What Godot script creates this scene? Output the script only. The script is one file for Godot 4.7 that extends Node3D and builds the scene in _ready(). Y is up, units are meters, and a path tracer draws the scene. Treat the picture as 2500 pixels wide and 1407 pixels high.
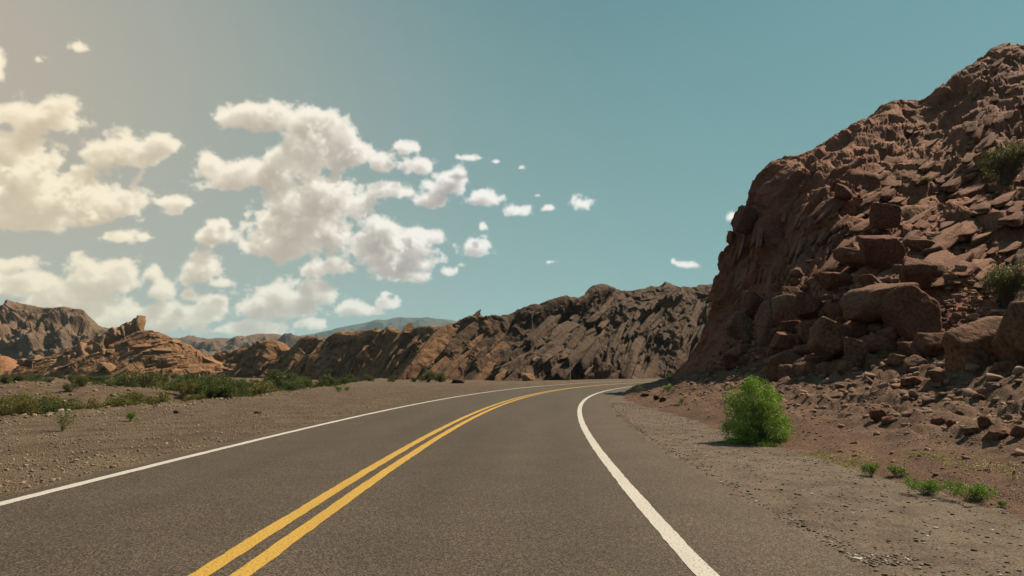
extends Node3D
# A desert road bending right between a boulder-strewn cliff and dipping ridges.
# Pixel positions (u, v) of the 2500 x 1407 photograph are turned into places with a real distance by at(u, v, forward).

const FOCAL := 1750.0
const EXPOSURE := 2.0
const EYE := 1.45
const TILT := 0.11588          # camera pitch, radians: horizon at v = 907
var rng := RandomNumberGenerator.new()
var road_x := PackedFloat32Array()
var road_z := PackedFloat32Array()
var road_h := PackedFloat32Array()
const ROAD_STEP := 0.5
const ROAD_FROM := -30.0
const ROAD_N := 480
var M := {}
var names := {}
var n_fine: FastNoiseLite
var n_mid: FastNoiseLite
var n_big: FastNoiseLite
var n_cell: FastNoiseLite
var n_edge: FastNoiseLite
var n_ridge: FastNoiseLite
var n_one: FastNoiseLite
var cliff_pts := PackedVector3Array()
var cliff_nrm := PackedVector3Array()
var cliff_nu := 0
var cliff_nv := 0


func _ready() -> void:
	rng.seed = 11
	# ---------------------------------------------------------------- camera
	var cam := Camera3D.new()
	cam.name = "camera"
	cam.position = Vector3(0, EYE, 0)
	cam.rotation = Vector3(TILT, 0, 0)
	cam.fov = rad_to_deg(2.0 * atan(703.5 / FOCAL))
	cam.near = 0.1
	cam.far = 30000.0
	cam.current = true
	add_child(cam)
	# ---------------------------------------------------------------- sky, air, exposure
	var env := Environment.new()
	env.background_mode = Environment.BG_SKY
	var sky := Sky.new()
	var pano := PanoramaSkyMaterial.new()
	pano.panorama = sky_picture()
	sky.sky_material = pano
	env.sky = sky
	env.tonemap_mode = Environment.TONE_MAPPER_LINEAR
	env.tonemap_exposure = EXPOSURE
	env.background_energy_multiplier = 1.0 / EXPOSURE
	env.fog_enabled = true
	env.fog_mode = Environment.FOG_MODE_EXPONENTIAL
	env.fog_density = 0.00006
	env.fog_light_color = Color(0.72, 0.85, 0.92)
	env.sdfgi_enabled = true
	env.ssao_enabled = true
	env.ssil_enabled = true
	var we := WorldEnvironment.new()
	we.name = "environment"
	we.environment = env
	add_child(we)
	# ---------------------------------------------------------------- sun: high, behind the cliff on the right
	var sun := DirectionalLight3D.new()
	sun.name = "sun"
	sun.light_energy = 1.55
	sun.light_color = Color(1.0, 0.92, 0.80)
	sun.light_angular_distance = 0.5
	sun.shadow_enabled = true
	add_child(sun)
	sun.look_at_from_position(Vector3.ZERO, -Vector3(0.58, 0.73, -0.34), Vector3.UP)
	# ---------------------------------------------------------------- scene
	noises()
	road_table()
	materials()
	build_ground()
	build_road()
	build_cliff()
	build_ridge()
	build_hill()
	build_far()
	build_boulders()
	build_rubble()
	build_plants()
	print("done ", Time.get_ticks_msec())


# ====================================================================== helpers
func at(u: float, v: float, fwd: float) -> Vector3:
	var a := (u - 1250.0) / FOCAL
	var b := -(v - 703.5) / FOCAL
	var f := cos(TILT) - b * sin(TILT)
	var up := sin(TILT) + b * cos(TILT)
	return Vector3(a / f * fwd, EYE + up / f * fwd, -fwd)


func seen(p: Vector3) -> Vector2:
	var y := p.y - EYE
	var f := -p.z
	var zc := f * cos(TILT) + y * sin(TILT)
	var yc := y * cos(TILT) - f * sin(TILT)
	return Vector2(1250.0 + FOCAL * p.x / zc, 703.5 - FOCAL * yc / zc)


func noise(type: int, freq: float, oct: int, sd: int) -> FastNoiseLite:
	var n := FastNoiseLite.new()
	n.noise_type = type
	n.frequency = freq
	n.seed = sd
	n.fractal_octaves = oct
	n.fractal_type = FastNoiseLite.FRACTAL_FBM if oct > 1 else FastNoiseLite.FRACTAL_NONE
	return n


func noises() -> void:
	n_fine = noise(FastNoiseLite.TYPE_SIMPLEX_SMOOTH, 1.0, 4, 1)
	n_mid = noise(FastNoiseLite.TYPE_SIMPLEX_SMOOTH, 0.25, 4, 2)
	n_big = noise(FastNoiseLite.TYPE_SIMPLEX_SMOOTH, 0.05, 4, 3)
	n_cell = noise(FastNoiseLite.TYPE_CELLULAR, 1.0, 1, 4)
	n_cell.cellular_return_type = FastNoiseLite.RETURN_CELL_VALUE
	n_edge = noise(FastNoiseLite.TYPE_CELLULAR, 1.0, 1, 4)
	n_edge.cellular_return_type = FastNoiseLite.RETURN_DISTANCE2_SUB
	n_one = noise(FastNoiseLite.TYPE_SIMPLEX_SMOOTH, 1.0, 1, 8)
	n_ridge = noise(FastNoiseLite.TYPE_SIMPLEX_SMOOTH, 1.0, 3, 6)
	n_ridge.fractal_type = FastNoiseLite.FRACTAL_RIDGED


func numbered(called: String) -> String:
	var k: int = names.get(called, 0)
	names[called] = k + 1
	return called if k == 0 else "%s_%03d" % [called, k]


func tag(o: Node, label: String, category: String, group := "", kind := "") -> Node:
	o.set_meta("label", label)
	if category:
		o.set_meta("category", category)
	if group:
		o.set_meta("group", group)
	if kind:
		o.set_meta("kind", kind)
	return o


func put(called: String, mesh: Mesh, mat: Material, parent: Node = null) -> MeshInstance3D:
	var o := MeshInstance3D.new()
	o.mesh = mesh
	o.material_override = mat
	if parent == null:
		o.name = numbered(called)
		add_child(o)
	else:
		o.name = called
		parent.add_child(o, true)
	return o


func grid_mesh(pts: PackedVector3Array, nu: int, nv: int, cols: PackedColorArray, flip := false) -> ArrayMesh:
	var nrm := grid_normals(pts, nu, nv, flip)
	var idx := PackedInt32Array()
	idx.resize((nu - 1) * (nv - 1) * 6)
	var k := 0
	for j in nv - 1:
		for i in nu - 1:
			var a := j * nu + i
			if flip:
				idx[k] = a; idx[k + 1] = a + 1; idx[k + 2] = a + nu
				idx[k + 3] = a + 1; idx[k + 4] = a + nu + 1; idx[k + 5] = a + nu
			else:
				idx[k] = a; idx[k + 1] = a + nu; idx[k + 2] = a + 1
				idx[k + 3] = a + 1; idx[k + 4] = a + nu; idx[k + 5] = a + nu + 1
			k += 6
	var arr := []
	arr.resize(Mesh.ARRAY_MAX)
	arr[Mesh.ARRAY_VERTEX] = pts
	arr[Mesh.ARRAY_NORMAL] = nrm
	arr[Mesh.ARRAY_INDEX] = idx
	if cols.size():
		arr[Mesh.ARRAY_COLOR] = cols
	var m := ArrayMesh.new()
	m.add_surface_from_arrays(Mesh.PRIMITIVE_TRIANGLES, arr)
	return m


func grid_normals(pts: PackedVector3Array, nu: int, nv: int, flip := false) -> PackedVector3Array:
	var nrm := PackedVector3Array()
	nrm.resize(nu * nv)
	for j in nv:
		var j0 := maxi(j - 1, 0) * nu
		var j1 := mini(j + 1, nv - 1) * nu
		for i in nu:
			var du := pts[j * nu + mini(i + 1, nu - 1)] - pts[j * nu + maxi(i - 1, 0)]
			var dv := pts[j1 + i] - pts[j0 + i]
			var n := dv.cross(du) if flip else du.cross(dv)
			nrm[j * nu + i] = n.normalized()
	return nrm


func catmull(a: Vector3, b: Vector3, c: Vector3, d: Vector3, t: float) -> Vector3:
	return b.cubic_interpolate(c, a, d, t)


# rows[j][i] are control points; returns nu x nv points
func loft(rows: Array, nu: int, nv: int) -> PackedVector3Array:
	var nj := rows.size()
	var ni: int = rows[0].size()
	var fine := []
	for j in nj:
		var r: Array = rows[j]
		var line := PackedVector3Array()
		line.resize(nu)
		for i in nu:
			var t := float(i) / (nu - 1) * (ni - 1)
			var k := mini(int(t), ni - 2)
			line[i] = catmull(r[maxi(k - 1, 0)], r[k], r[k + 1], r[mini(k + 2, ni - 1)], t - k)
		fine.append(line)
	var out := PackedVector3Array()
	out.resize(nu * nv)
	for j in nv:
		var t := float(j) / (nv - 1) * (nj - 1)
		var k := mini(int(t), nj - 2)
		var a: PackedVector3Array = fine[maxi(k - 1, 0)]
		var b: PackedVector3Array = fine[k]
		var c: PackedVector3Array = fine[k + 1]
		var d: PackedVector3Array = fine[mini(k + 2, nj - 1)]
		for i in nu:
			out[j * nu + i] = catmull(a[i], b[i], c[i], d[i], t - k)
	return out


func curve_at(xs: Array, ys: Array, x: float) -> float:
	if x <= xs[0]:
		return ys[0]
	for k in xs.size() - 1:
		if x <= xs[k + 1]:
			return lerpf(ys[k], ys[k + 1], (x - xs[k]) / (xs[k + 1] - xs[k]))
	return ys[-1]


# ====================================================================== road frame
func road_table() -> void:
	var x := -2.10 + 30.0 * 0.0052
	var z := -30.0
	for i in ROAD_N:
		var s := ROAD_FROM + i * ROAD_STEP
		var sp := maxf(s, 0.0)
		var h := -0.00516 + 0.003026 * sp + 0.5 * 3.623e-5 * sp * sp
		h = minf(h, 1.45)
		road_x.append(x); road_z.append(z); road_h.append(h)
		x += sin(h) * ROAD_STEP
		z += cos(h) * ROAD_STEP


func road_at(s: float) -> Vector3:   # x, forward, heading
	var t := clampf((s - ROAD_FROM) / ROAD_STEP, 0.0, ROAD_N - 1.001)
	var i := int(t)
	var f := t - i
	return Vector3(lerpf(road_x[i], road_x[i + 1], f), lerpf(road_z[i], road_z[i + 1], f), lerpf(road_h[i], road_h[i + 1], f))


func road_so(x: float, fwd: float) -> Vector2:   # along, across (right positive)
	var s := clampf(fwd, -29.0, 200.0)
	for k in 4:
		var r := road_at(s)
		s = clampf(s + ((x - r.x) * sin(r.z) + (fwd - r.y) * cos(r.z)) * 0.9, -30.0, 209.0)
	var q := road_at(s)
	return Vector2(s, (x - q.x) * cos(q.z) - (fwd - q.y) * sin(q.z))


func crossfall(s: float) -> float:
	return clampf(0.0178 + 0.000181 * s, 0.012, 0.045)


func road_point(s: float, o: float, lift := 0.0) -> Vector3:
	var r := road_at(s)
	return Vector3(r.x + o * cos(r.z), -crossfall(s) * o + lift, -(r.y - o * sin(r.z)))


func dirt_edge(s: float) -> float:   # where the paved apron ends on the right
	return curve_at([0.0, 8.0, 15.0, 26.0, 40.0, 60.0, 90.0], [7.9, 7.9, 8.0, 7.5, 6.0, 5.3, 4.9], s)


func bank_edge(fwd: float) -> float:   # x of the left edge of the gravel shoulder
	return curve_at([0.0, 24.0, 31.0, 41.0, 62.0, 80.0, 100.0, 200.0], [-17.0, -15.8, -14.9, -15.0, -17.0, -18.5, -21.0, -34.0], fwd)


func ground_y(x: float, fwd: float) -> float:
	var so := road_so(x, fwd)
	var s := so.x
	var o := so.y
	var c := crossfall(s)
	if o > -1.0:
		var e := dirt_edge(s)
		var lane := -c * minf(o, 6.0)
		var d := o - e + 0.4 * n_mid.get_noise_2d(x * 2.2, fwd * 2.2) + 0.25
		var y := lane - 0.10 if o < 4.4 else lane - lerpf(0.10, 0.055, clampf((o - 4.4) * 2.0, 0.0, 1.0))
		if d > 0.0:
			var t := minf(d, 22.0)
			y += 0.13 * t + 0.0130 * t * t + maxf(d - 22.0, 0.0) * 0.6
			var r := smoothstep(0.0, 5.0, d)
			y += (0.05 + 0.30 * r) * n_mid.get_noise_2d(x * 1.3, fwd * 1.3) + (0.03 + 0.10 * r) * n_fine.get_noise_2d(x * 0.8, fwd * 0.8)
			y += 0.16 * r * (0.5 + 0.5 * n_cell.get_noise_2d(x * 1.6, fwd * 1.6)) * smoothstep(0.05, 0.3, n_edge.get_noise_2d(x * 1.6, fwd * 1.6) + 1.0)
			y += 0.045 * smoothstep(0.0, 0.6, d) + 0.38 * smoothstep(0.0, 1.1, d) * smoothstep(42.0, 62.0, s)
		return y
	var base := c * 3.6
	if o > -3.75:
		return -c * o - lerpf(0.10, 0.014, clampf((-o - 3.45) * 4.0, 0.0, 1.0))
	var y2 := base - 0.014 - 0.008 * minf(-o - 3.6, 20.0) + 0.02 * n_fine.get_noise_2d(x * 0.5, fwd * 0.5) * clampf((-o - 3.75) * 2.0, 0.0, 1.0)
	var be := bank_edge(fwd) + 1.2 * n_mid.get_noise_2d(fwd * 0.5, 7.0)
	var d2 := be - x
	y2 += 0.14 * exp(-pow((d2 + 0.6) / 0.9, 2.0)) * (0.6 + n_mid.get_noise_2d(x * 3.0, fwd * 3.0))
	if d2 > -0.5:
		var wash := -1.25 + 0.0045 * maxf(fwd - 60.0, 0.0) + 0.5 * n_big.get_noise_2d(x * 0.6, fwd * 0.6) + 0.12 * n_mid.get_noise_2d(x, fwd)
		wash = minf(wash, 1.0)
		var mx := (x + 29.0) / 10.0
		var mz := (fwd - 47.0) / 6.5
		wash += 1.75 * exp(-pow(mx * mx + mz * mz, 1.6)) + 0.8 * exp(-pow((x + 42.0) / 9.0, 2.0) - pow((fwd - 50.0) / 5.0, 2.0))
		y2 = lerpf(y2, wash, smoothstep(-0.3, 3.8, d2))
	return y2


# ====================================================================== materials
func noise_tex(type: int, freq: float, oct: int, sd: int, stops: Array, size := 1024, cell := FastNoiseLite.RETURN_CELL_VALUE) -> NoiseTexture2D:
	var n := noise(type, freq, oct, sd)
	n.cellular_return_type = cell
	var t := NoiseTexture2D.new()
	t.width = size
	t.height = size
	t.seamless = true
	t.noise = n
	var g := Gradient.new()
	var offs := PackedFloat32Array()
	var cs := PackedColorArray()
	for st in stops:
		offs.append(st[0])
		cs.append(st[1])
	g.offsets = offs
	g.colors = cs
	t.color_ramp = g
	return t


func grey(v: float) -> Color:
	return Color(v, v, v)


func surface(tex: Texture2D, scale: float, bump: Texture2D, depth: float, rough := 0.95) -> StandardMaterial3D:
	var m := StandardMaterial3D.new()
	m.vertex_color_use_as_albedo = true
	m.albedo_color = grey(0.76).linear_to_srgb()
	m.albedo_texture = tex
	m.roughness = rough
	m.metallic_specular = 0.25
	m.uv1_triplanar = true
	m.uv1_world_triplanar = true
	m.uv1_scale = Vector3.ONE * scale
	if bump:
		m.heightmap_enabled = true
		m.heightmap_texture = bump
		m.heightmap_scale = depth
	return m


func patches(m: StandardMaterial3D, tex: Texture2D, scale: float) -> void:
	m.detail_enabled = true
	m.detail_albedo = tex
	m.detail_blend_mode = BaseMaterial3D.BLEND_MODE_MUL
	m.detail_uv_layer = BaseMaterial3D.DETAIL_UV_2
	m.uv2_triplanar = true
	m.uv2_world_triplanar = true
	m.uv2_scale = Vector3.ONE * scale


func materials() -> void:
	var S := FastNoiseLite.TYPE_SIMPLEX_SMOOTH
	var C := FastNoiseLite.TYPE_CELLULAR
	var grain := noise_tex(S, 0.012, 6, 21, [[0.0, grey(0.62)], [0.35, grey(0.80)], [0.6, grey(0.93)], [1.0, grey(1.0)]])
	var rough := noise_tex(S, 0.012, 7, 27, [[0.0, grey(0.45)], [0.35, grey(0.72)], [0.55, grey(0.90)], [1.0, grey(1.0)]])
	var grain_h := noise_tex(S, 0.010, 6, 22, [[0.0, grey(0.0)], [1.0, grey(1.0)]])
	var blotch := noise_tex(S, 0.006, 5, 23, [[0.0, Color(0.74, 0.72, 0.72)], [0.5, Color(0.93, 0.92, 0.91)], [1.0, grey(1.0)]])
	var stain := noise_tex(S, 0.008, 6, 33, [[0.0, grey(0.90)], [1.0, grey(1.0)]])
	var chips := noise_tex(C, 0.09, 1, 24, [[0.0, grey(0.52)], [0.25, grey(0.70)], [0.6, grey(0.84)], [0.86, grey(0.94)], [1.0, Color(1.0, 0.98, 0.94)]])
	var chips_h := noise_tex(C, 0.09, 1, 24, [[0.0, grey(1.0)], [0.7, grey(0.2)], [1.0, grey(0.0)]], 1024, FastNoiseLite.RETURN_DISTANCE)
	var stone := noise_tex(C, 0.16, 1, 25, [[0.0, grey(0.42)], [0.25, grey(0.60)], [0.7, grey(0.76)], [0.88, grey(0.94)], [1.0, Color(1.0, 0.98, 0.93)]])
	var stone_h := noise_tex(C, 0.16, 1, 25, [[0.0, grey(1.0)], [1.0, grey(0.0)]], 1024, FastNoiseLite.RETURN_DISTANCE)
	var wear := noise_tex(S, 0.035, 6, 26, [[0.0, grey(0.50)], [0.25, grey(0.70)], [0.34, grey(0.92)], [0.6, grey(0.97)], [1.0, grey(1.0)]])
	M.rock = surface(grain, 0.35, grain_h, 6.0)
	patches(M.rock, blotch, 0.07)
	M.rock.albedo_color = grey(0.86).linear_to_srgb()
	M.boulder = surface(rough, 0.45, grain_h, 4.0)
	patches(M.boulder, blotch, 0.2)
	M.farrock = surface(grain, 0.05, grain_h, 40.0)
	patches(M.farrock, blotch, 0.011)
	M.ground = surface(chips, 0.45, chips_h, 2.4)
	patches(M.ground, blotch, 0.11)
	M.asphalt = surface(stone, 0.55, stone_h, 0.35, 0.8)
	patches(M.asphalt, stain, 0.09)
	M.apron = surface(chips, 0.75, chips_h, 0.8, 0.9)
	patches(M.apron, blotch, 0.21)
	M.slab = tinted(M.boulder, Color(0.34, 0.21, 0.125))
	M.paint = surface(wear, 0.9, stone_h, 0.15, 0.7)
	M.pebble = StandardMaterial3D.new()
	M.pebble.vertex_color_use_as_albedo = true
	M.pebble.albedo_color = grey(0.76).linear_to_srgb()
	M.pebble.roughness = 0.95
	M.pebble.metallic_specular = 0.25
	M.leaf = StandardMaterial3D.new()
	M.leaf.vertex_color_use_as_albedo = true
	M.leaf.roughness = 0.6
	M.leaf.metallic_specular = 0.3
	M.leaf.backlight_enabled = true
	M.leaf.backlight = Color(0.75, 0.8, 0.45)
	M.bark = StandardMaterial3D.new()
	M.bark.vertex_color_use_as_albedo = true
	M.bark.roughness = 0.95


# ====================================================================== sky
const CLOUDS := [
	[100, 480, 230, 85], [40, 415, 130, 90], [230, 505, 105, 60], [10, 370, 70, 60], [70, 540, 160, 30],
	[110, 285, 105, 48], [30, 275, 80, 45], [160, 300, 70, 35],
	[310, 365, 115, 48], [250, 375, 70, 38], [385, 348, 60, 26], [-20, 160, 48, 52], [195, 115, 38, 15], [100, 145, 20, 12],
	[430, 495, 62, 20], [420, 516, 34, 12], [290, 575, 66, 22], [350, 580, 28, 14],
	[640, 285, 120, 42], [745, 300, 75, 40], [550, 288, 50, 16], [785, 340, 95, 60], [855, 375, 62, 60],
	[690, 410, 140, 52], [600, 432, 100, 38], [508, 415, 48, 48], [530, 452, 75, 24],
	[770, 490, 130, 85], [735, 560, 140, 75], [670, 600, 100, 48], [825, 490, 72, 66],
	[1000, 360, 38, 20], [1020, 410, 54, 28], [1085, 450, 64, 42], [1060, 492, 52, 28], [1185, 480, 42, 26], [1270, 515, 38, 17],
	[1420, 495, 34, 22], [1338, 508, 18, 9], [950, 465, 70, 24], [925, 400, 44, 30], [1150, 385, 34, 11], [1210, 393, 20, 8], [1275, 408, 12, 6], [1312, 480, 12, 6],
	[520, 568, 42, 36], [545, 548, 22, 22],
	[960, 625, 112, 68], [1015, 605, 62, 52], [890, 600, 64, 38], [930, 558, 64, 32], [815, 655, 66, 24], [760, 660, 34, 24], [1000, 680, 66, 22], [1100, 665, 34, 16],
	[1160, 600, 58, 30], [1177, 553, 13, 12], [1125, 650, 17, 10], [1675, 647, 34, 12], [1645, 640, 12, 10], [1782, 530, 20, 18], [1350, 641, 20, 6],
	[50, 690, 130, 60], [250, 680, 125, 55], [372, 668, 34, 28], [170, 742, 160, 50], [40, 650, 90, 26], [390, 710, 40, 40],
	[490, 660, 64, 46], [540, 690, 34, 18], [460, 722, 24, 20],
	[690, 740, 125, 50], [760, 718, 62, 40], [620, 752, 66, 28], [420, 775, 135, 45], [505, 762, 64, 42], [340, 795, 90, 40], [620, 805, 115, 24], [755, 792, 54, 20], [250, 790, 80, 50],
	[860, 755, 44, 22], [945, 745, 36, 20], [920, 762, 24, 10], [945, 720, 28, 10],
]


func srgb(r: float, g: float, b: float) -> Color:
	return Color(r / 255.0, g / 255.0, b / 255.0).srgb_to_linear()


func air(az: float, el: float) -> Color:   # degrees
	var hi := clampf(el / 30.0, 0.0, 1.0)
	var c := srgb(146, 184, 182).lerp(srgb(95, 140, 148), pow(hi, 0.8))
	c = c.lerp(srgb(78, 128, 146), clampf((el - 30.0) / 60.0, 0.0, 1.0))
	c = c.lerp(srgb(116, 162, 168), clampf((az - 5.0) / 35.0, 0.0, 1.0) * 0.7 * clampf(1.0 - (el - 30.0) / 40.0, 0.0, 1.0))
	var dx := (az + 44.0) / 31.0
	var dy := (el - 17.0) / 27.0
	var w := exp(-(dx * dx + dy * dy) * 1.1)
	return c.lerp(srgb(192, 176, 157), 0.88 * w)


var sky_lobe := PackedFloat32Array()
var sky_thick := PackedFloat32Array()
var sky_rows := []
var sky_noise: FastNoiseLite
var sky_low: FastNoiseLite
var sky_fine: FastNoiseLite
var sky_size: Vector4i


func cloud_row(j: int) -> void:
	var wn := sky_size.x
	var jn := sky_size.y
	var qw := sky_size.z
	var qh := sky_size.w
	var us := 2500.0 / 810.0
	var row := PackedFloat32Array()
	row.resize(wn * 2)
	var fx := qw - 1.01
	var fy := qh - 1.01
	for i in wn:
		var q0 := mini(j / 3, qh - 2) * qw + mini(i / 3, qw - 2)
		var base := sky_lobe[q0]
		if base < -0.5:
			continue
		var x := i * us
		var y := j * us
		var ti := (i % 3) / 3.0
		var tj := (j % 3) / 3.0
		base = lerpf(lerpf(base, sky_lobe[q0 + 1], ti), lerpf(sky_lobe[q0 + qw], sky_lobe[q0 + qw + 1], ti), tj)
		var thick := lerpf(lerpf(sky_thick[q0], sky_thick[q0 + 1], ti), lerpf(sky_thick[q0 + qw], sky_thick[q0 + qw + 1], ti), tj)
		var amp := clampf(0.55 + thick * 0.006, 0.6, 0.95)
		var fine_amp := clampf(0.78 - thick * 0.010, 0.32, 0.72)
		var left := 1.0
		var glow := 0.0
		for k in 8:
			var w := thick * (-1.0 + (k + 0.5) / 4.0)
			var r := 1.0 - base
			var f := 1.0 - sqrt(r * r + pow(w / thick, 2.0))
			if f < -0.5:
				continue
			var d := f * 0.95 + sky_noise.get_noise_3d(x, y * 1.12, w) * amp + sky_fine.get_noise_3d(x, y * 1.1, w) * fine_amp - 0.07
			if d <= 0.0:
				continue
			var a := 1.0 - exp(-minf(d, 0.6) * (0.052 * thick + 1.0))
			# cloud between here and the sun, which stands above to the right
			var tau := 0.0
			for m in 3:
				var st: float = [9.0, 26.0, 60.0][m]
				var lx := x + 0.34 * st
				var ly := y - 0.86 * st
				var lw := w + 0.30 * st
				var gi := clampf(lx / us / 3.0, 0.0, fx)
				var gj := clampf(ly / us / 3.0, 0.0, fy)
				var g := int(gj) * qw + int(gi)
				var lb := lerpf(sky_lobe[g], sky_lobe[g + 1], gi - int(gi))
				lb = lerpf(lb, lerpf(sky_lobe[g + qw], sky_lobe[g + qw + 1], gi - int(gi)), gj - int(gj))
				var lr := 1.0 - lb
				var lf := 1.0 - sqrt(lr * lr + pow(lw / thick, 2.0))
				if lf > -0.5:
					var nn := sky_noise.get_noise_3d(lx, ly * 1.12, lw) if m == 0 else sky_low.get_noise_3d(lx, ly * 1.12, lw)
					tau += maxf(0.0, lf * 0.95 + nn * amp - 0.03) * [9.0, 20.0, 34.0][m]
			var lum := 0.84 * exp(-tau * 0.13) + 0.52 * exp(-tau * 0.032)
			glow += left * a * lum
			left *= 1.0 - a
			if left < 0.03:
				break
		var al := 1.0 - left
		row[i * 2] = al
		row[i * 2 + 1] = glow / maxf(al, 0.01)
	sky_rows[j] = row


func sky_picture() -> ImageTexture:
	var W := 4096
	var H := 2048
	var sw := 1024
	var sh := 512
	var cn := noise(FastNoiseLite.TYPE_SIMPLEX_SMOOTH, 0.055, 5, 41)
	var low := PackedFloat32Array()
	low.resize(sw * sh * 3)
	for j in sh:
		var el := 90.0 - (j + 0.5) / sh * 180.0
		for i in sw:
			var az := (i + 0.5) / sw * 360.0
			if az > 180.0:
				az -= 360.0
			var c: Color
			if el <= 0.0:
				c = Color(0.11, 0.085, 0.065)
			else:
				c = air(az, el)
				var e := deg_to_rad(el)
				var a := deg_to_rad(az)
				var k := 60.0
				var f := cn.get_noise_3d(cos(e) * sin(a) * k, sin(e) * k * 1.6, cos(e) * cos(a) * k) + 0.10 * cn.get_noise_2d(az * 0.3, el * 0.3) - 0.14 - 0.004 * maxf(el - 12.0, 0.0)
				var al := smoothstep(0.0, 0.14, f)
				c = c.lerp(Color(0.74, 0.70, 0.65), al * 0.9)
			var q := (j * sw + i) * 3
			low[q] = c.r; low[q + 1] = c.g; low[q + 2] = c.b
	var im := Image.create_from_data(sw, sh, false, Image.FORMAT_RGBF, low.to_byte_array())
	im.resize(W, H, Image.INTERPOLATE_BILINEAR)
	# the part in view, finer
	var az0 := -41.0
	var az1 := 41.0
	var el1 := 33.0
	var px := 360.0 / W
	var i0 := int(floor(az0 / px))
	var i1 := int(ceil(az1 / px))
	var jn := int(ceil(el1 / px))
	var wn := i1 - i0
	# soft lobes at a third of the resolution: how deep inside a lobe, and how thick that lobe is
	var qw := wn / 3 + 2
	var qh := jn / 3 + 2
	sky_lobe.resize(qw * qh)
	sky_thick.resize(qw * qh)
	for j in qh:
		var el := deg_to_rad(el1 - j * 3 * px)
		for i in qw:
			var az := deg_to_rad((i0 + i * 3) * px)
			var p := seen(Vector3(cos(el) * sin(az), sin(el), -cos(el) * cos(az)) * 1000.0 + Vector3(0, EYE, 0))
			var best := -1.0
			var th := 20.0
			for b in CLOUDS:
				var dx: float = (p.x - b[0]) / (b[2] * 0.96)
				if absf(dx) > 1.8:
					continue
				var dy: float = (p.y - b[1]) / (b[3] * 0.98)
				if absf(dy) > 1.8:
					continue
				if dy > 0.0:
					dy *= 1.2
				var f := 1.0 - sqrt(dx * dx + dy * dy)
				if f > best:
					best = f
					th = minf(b[2], b[3])
			sky_lobe[j * qw + i] = best
			sky_thick[j * qw + i] = th
	sky_noise = noise(FastNoiseLite.TYPE_SIMPLEX_SMOOTH, 1.0 / 95.0, 6, 42)
	sky_noise.fractal_gain = 0.54
	sky_low = noise(FastNoiseLite.TYPE_SIMPLEX_SMOOTH, 1.0 / 95.0, 3, 42)
	sky_low.fractal_gain = 0.54
	sky_fine = noise(FastNoiseLite.TYPE_SIMPLEX_SMOOTH, 1.0 / 30.0, 4, 45)
	sky_fine.fractal_gain = 0.66
	sky_size = Vector4i(wn, jn, qw, qh)
	sky_rows.resize(jn)
	var job := WorkerThreadPool.add_group_task(cloud_row, jn)
	WorkerThreadPool.wait_for_group_task_completion(job)
	var out := PackedFloat32Array()
	out.resize(wn * jn * 3)
	for j in jn:
		var el := el1 - (j + 0.5) * px
		var row: PackedFloat32Array = sky_rows[j]
		for i in wn:
			var az := (i0 + i + 0.5) * px
			var c := air(az, el)
			var al := row[i * 2]
			if al > 0.004:
				var k := clampf(row[i * 2 + 1], 0.0, 1.0)
				var lit := srgb(250, 246, 240)
				var dim := srgb(140, 133, 133)
				var warm := clampf((-az - 2.0) / 30.0, 0.0, 1.0)
				lit = lit.lerp(srgb(255, 240, 210), warm)
				dim = dim.lerp(srgb(196, 178, 152), warm)
				var cl := dim.lerp(lit, k)
				# clouds low on the horizon stand farther off in the air
				cl = cl.lerp(c, 0.25 * clampf(1.0 - el / 9.0, 0.0, 1.0))
				c = c.lerp(cl, al)
			var q := (j * wn + i) * 3
			out[q] = c.r; out[q + 1] = c.g; out[q + 2] = c.b
	var part := Image.create_from_data(wn, jn, false, Image.FORMAT_RGBF, out.to_byte_array())
	var jtop := H / 2 - jn
	im.blit_rect(part, Rect2i(-i0, 0, wn + i0, jn), Vector2i(0, jtop))
	im.blit_rect(part, Rect2i(0, 0, -i0, jn), Vector2i(W + i0, jtop))
	return ImageTexture.create_from_image(im)


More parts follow.
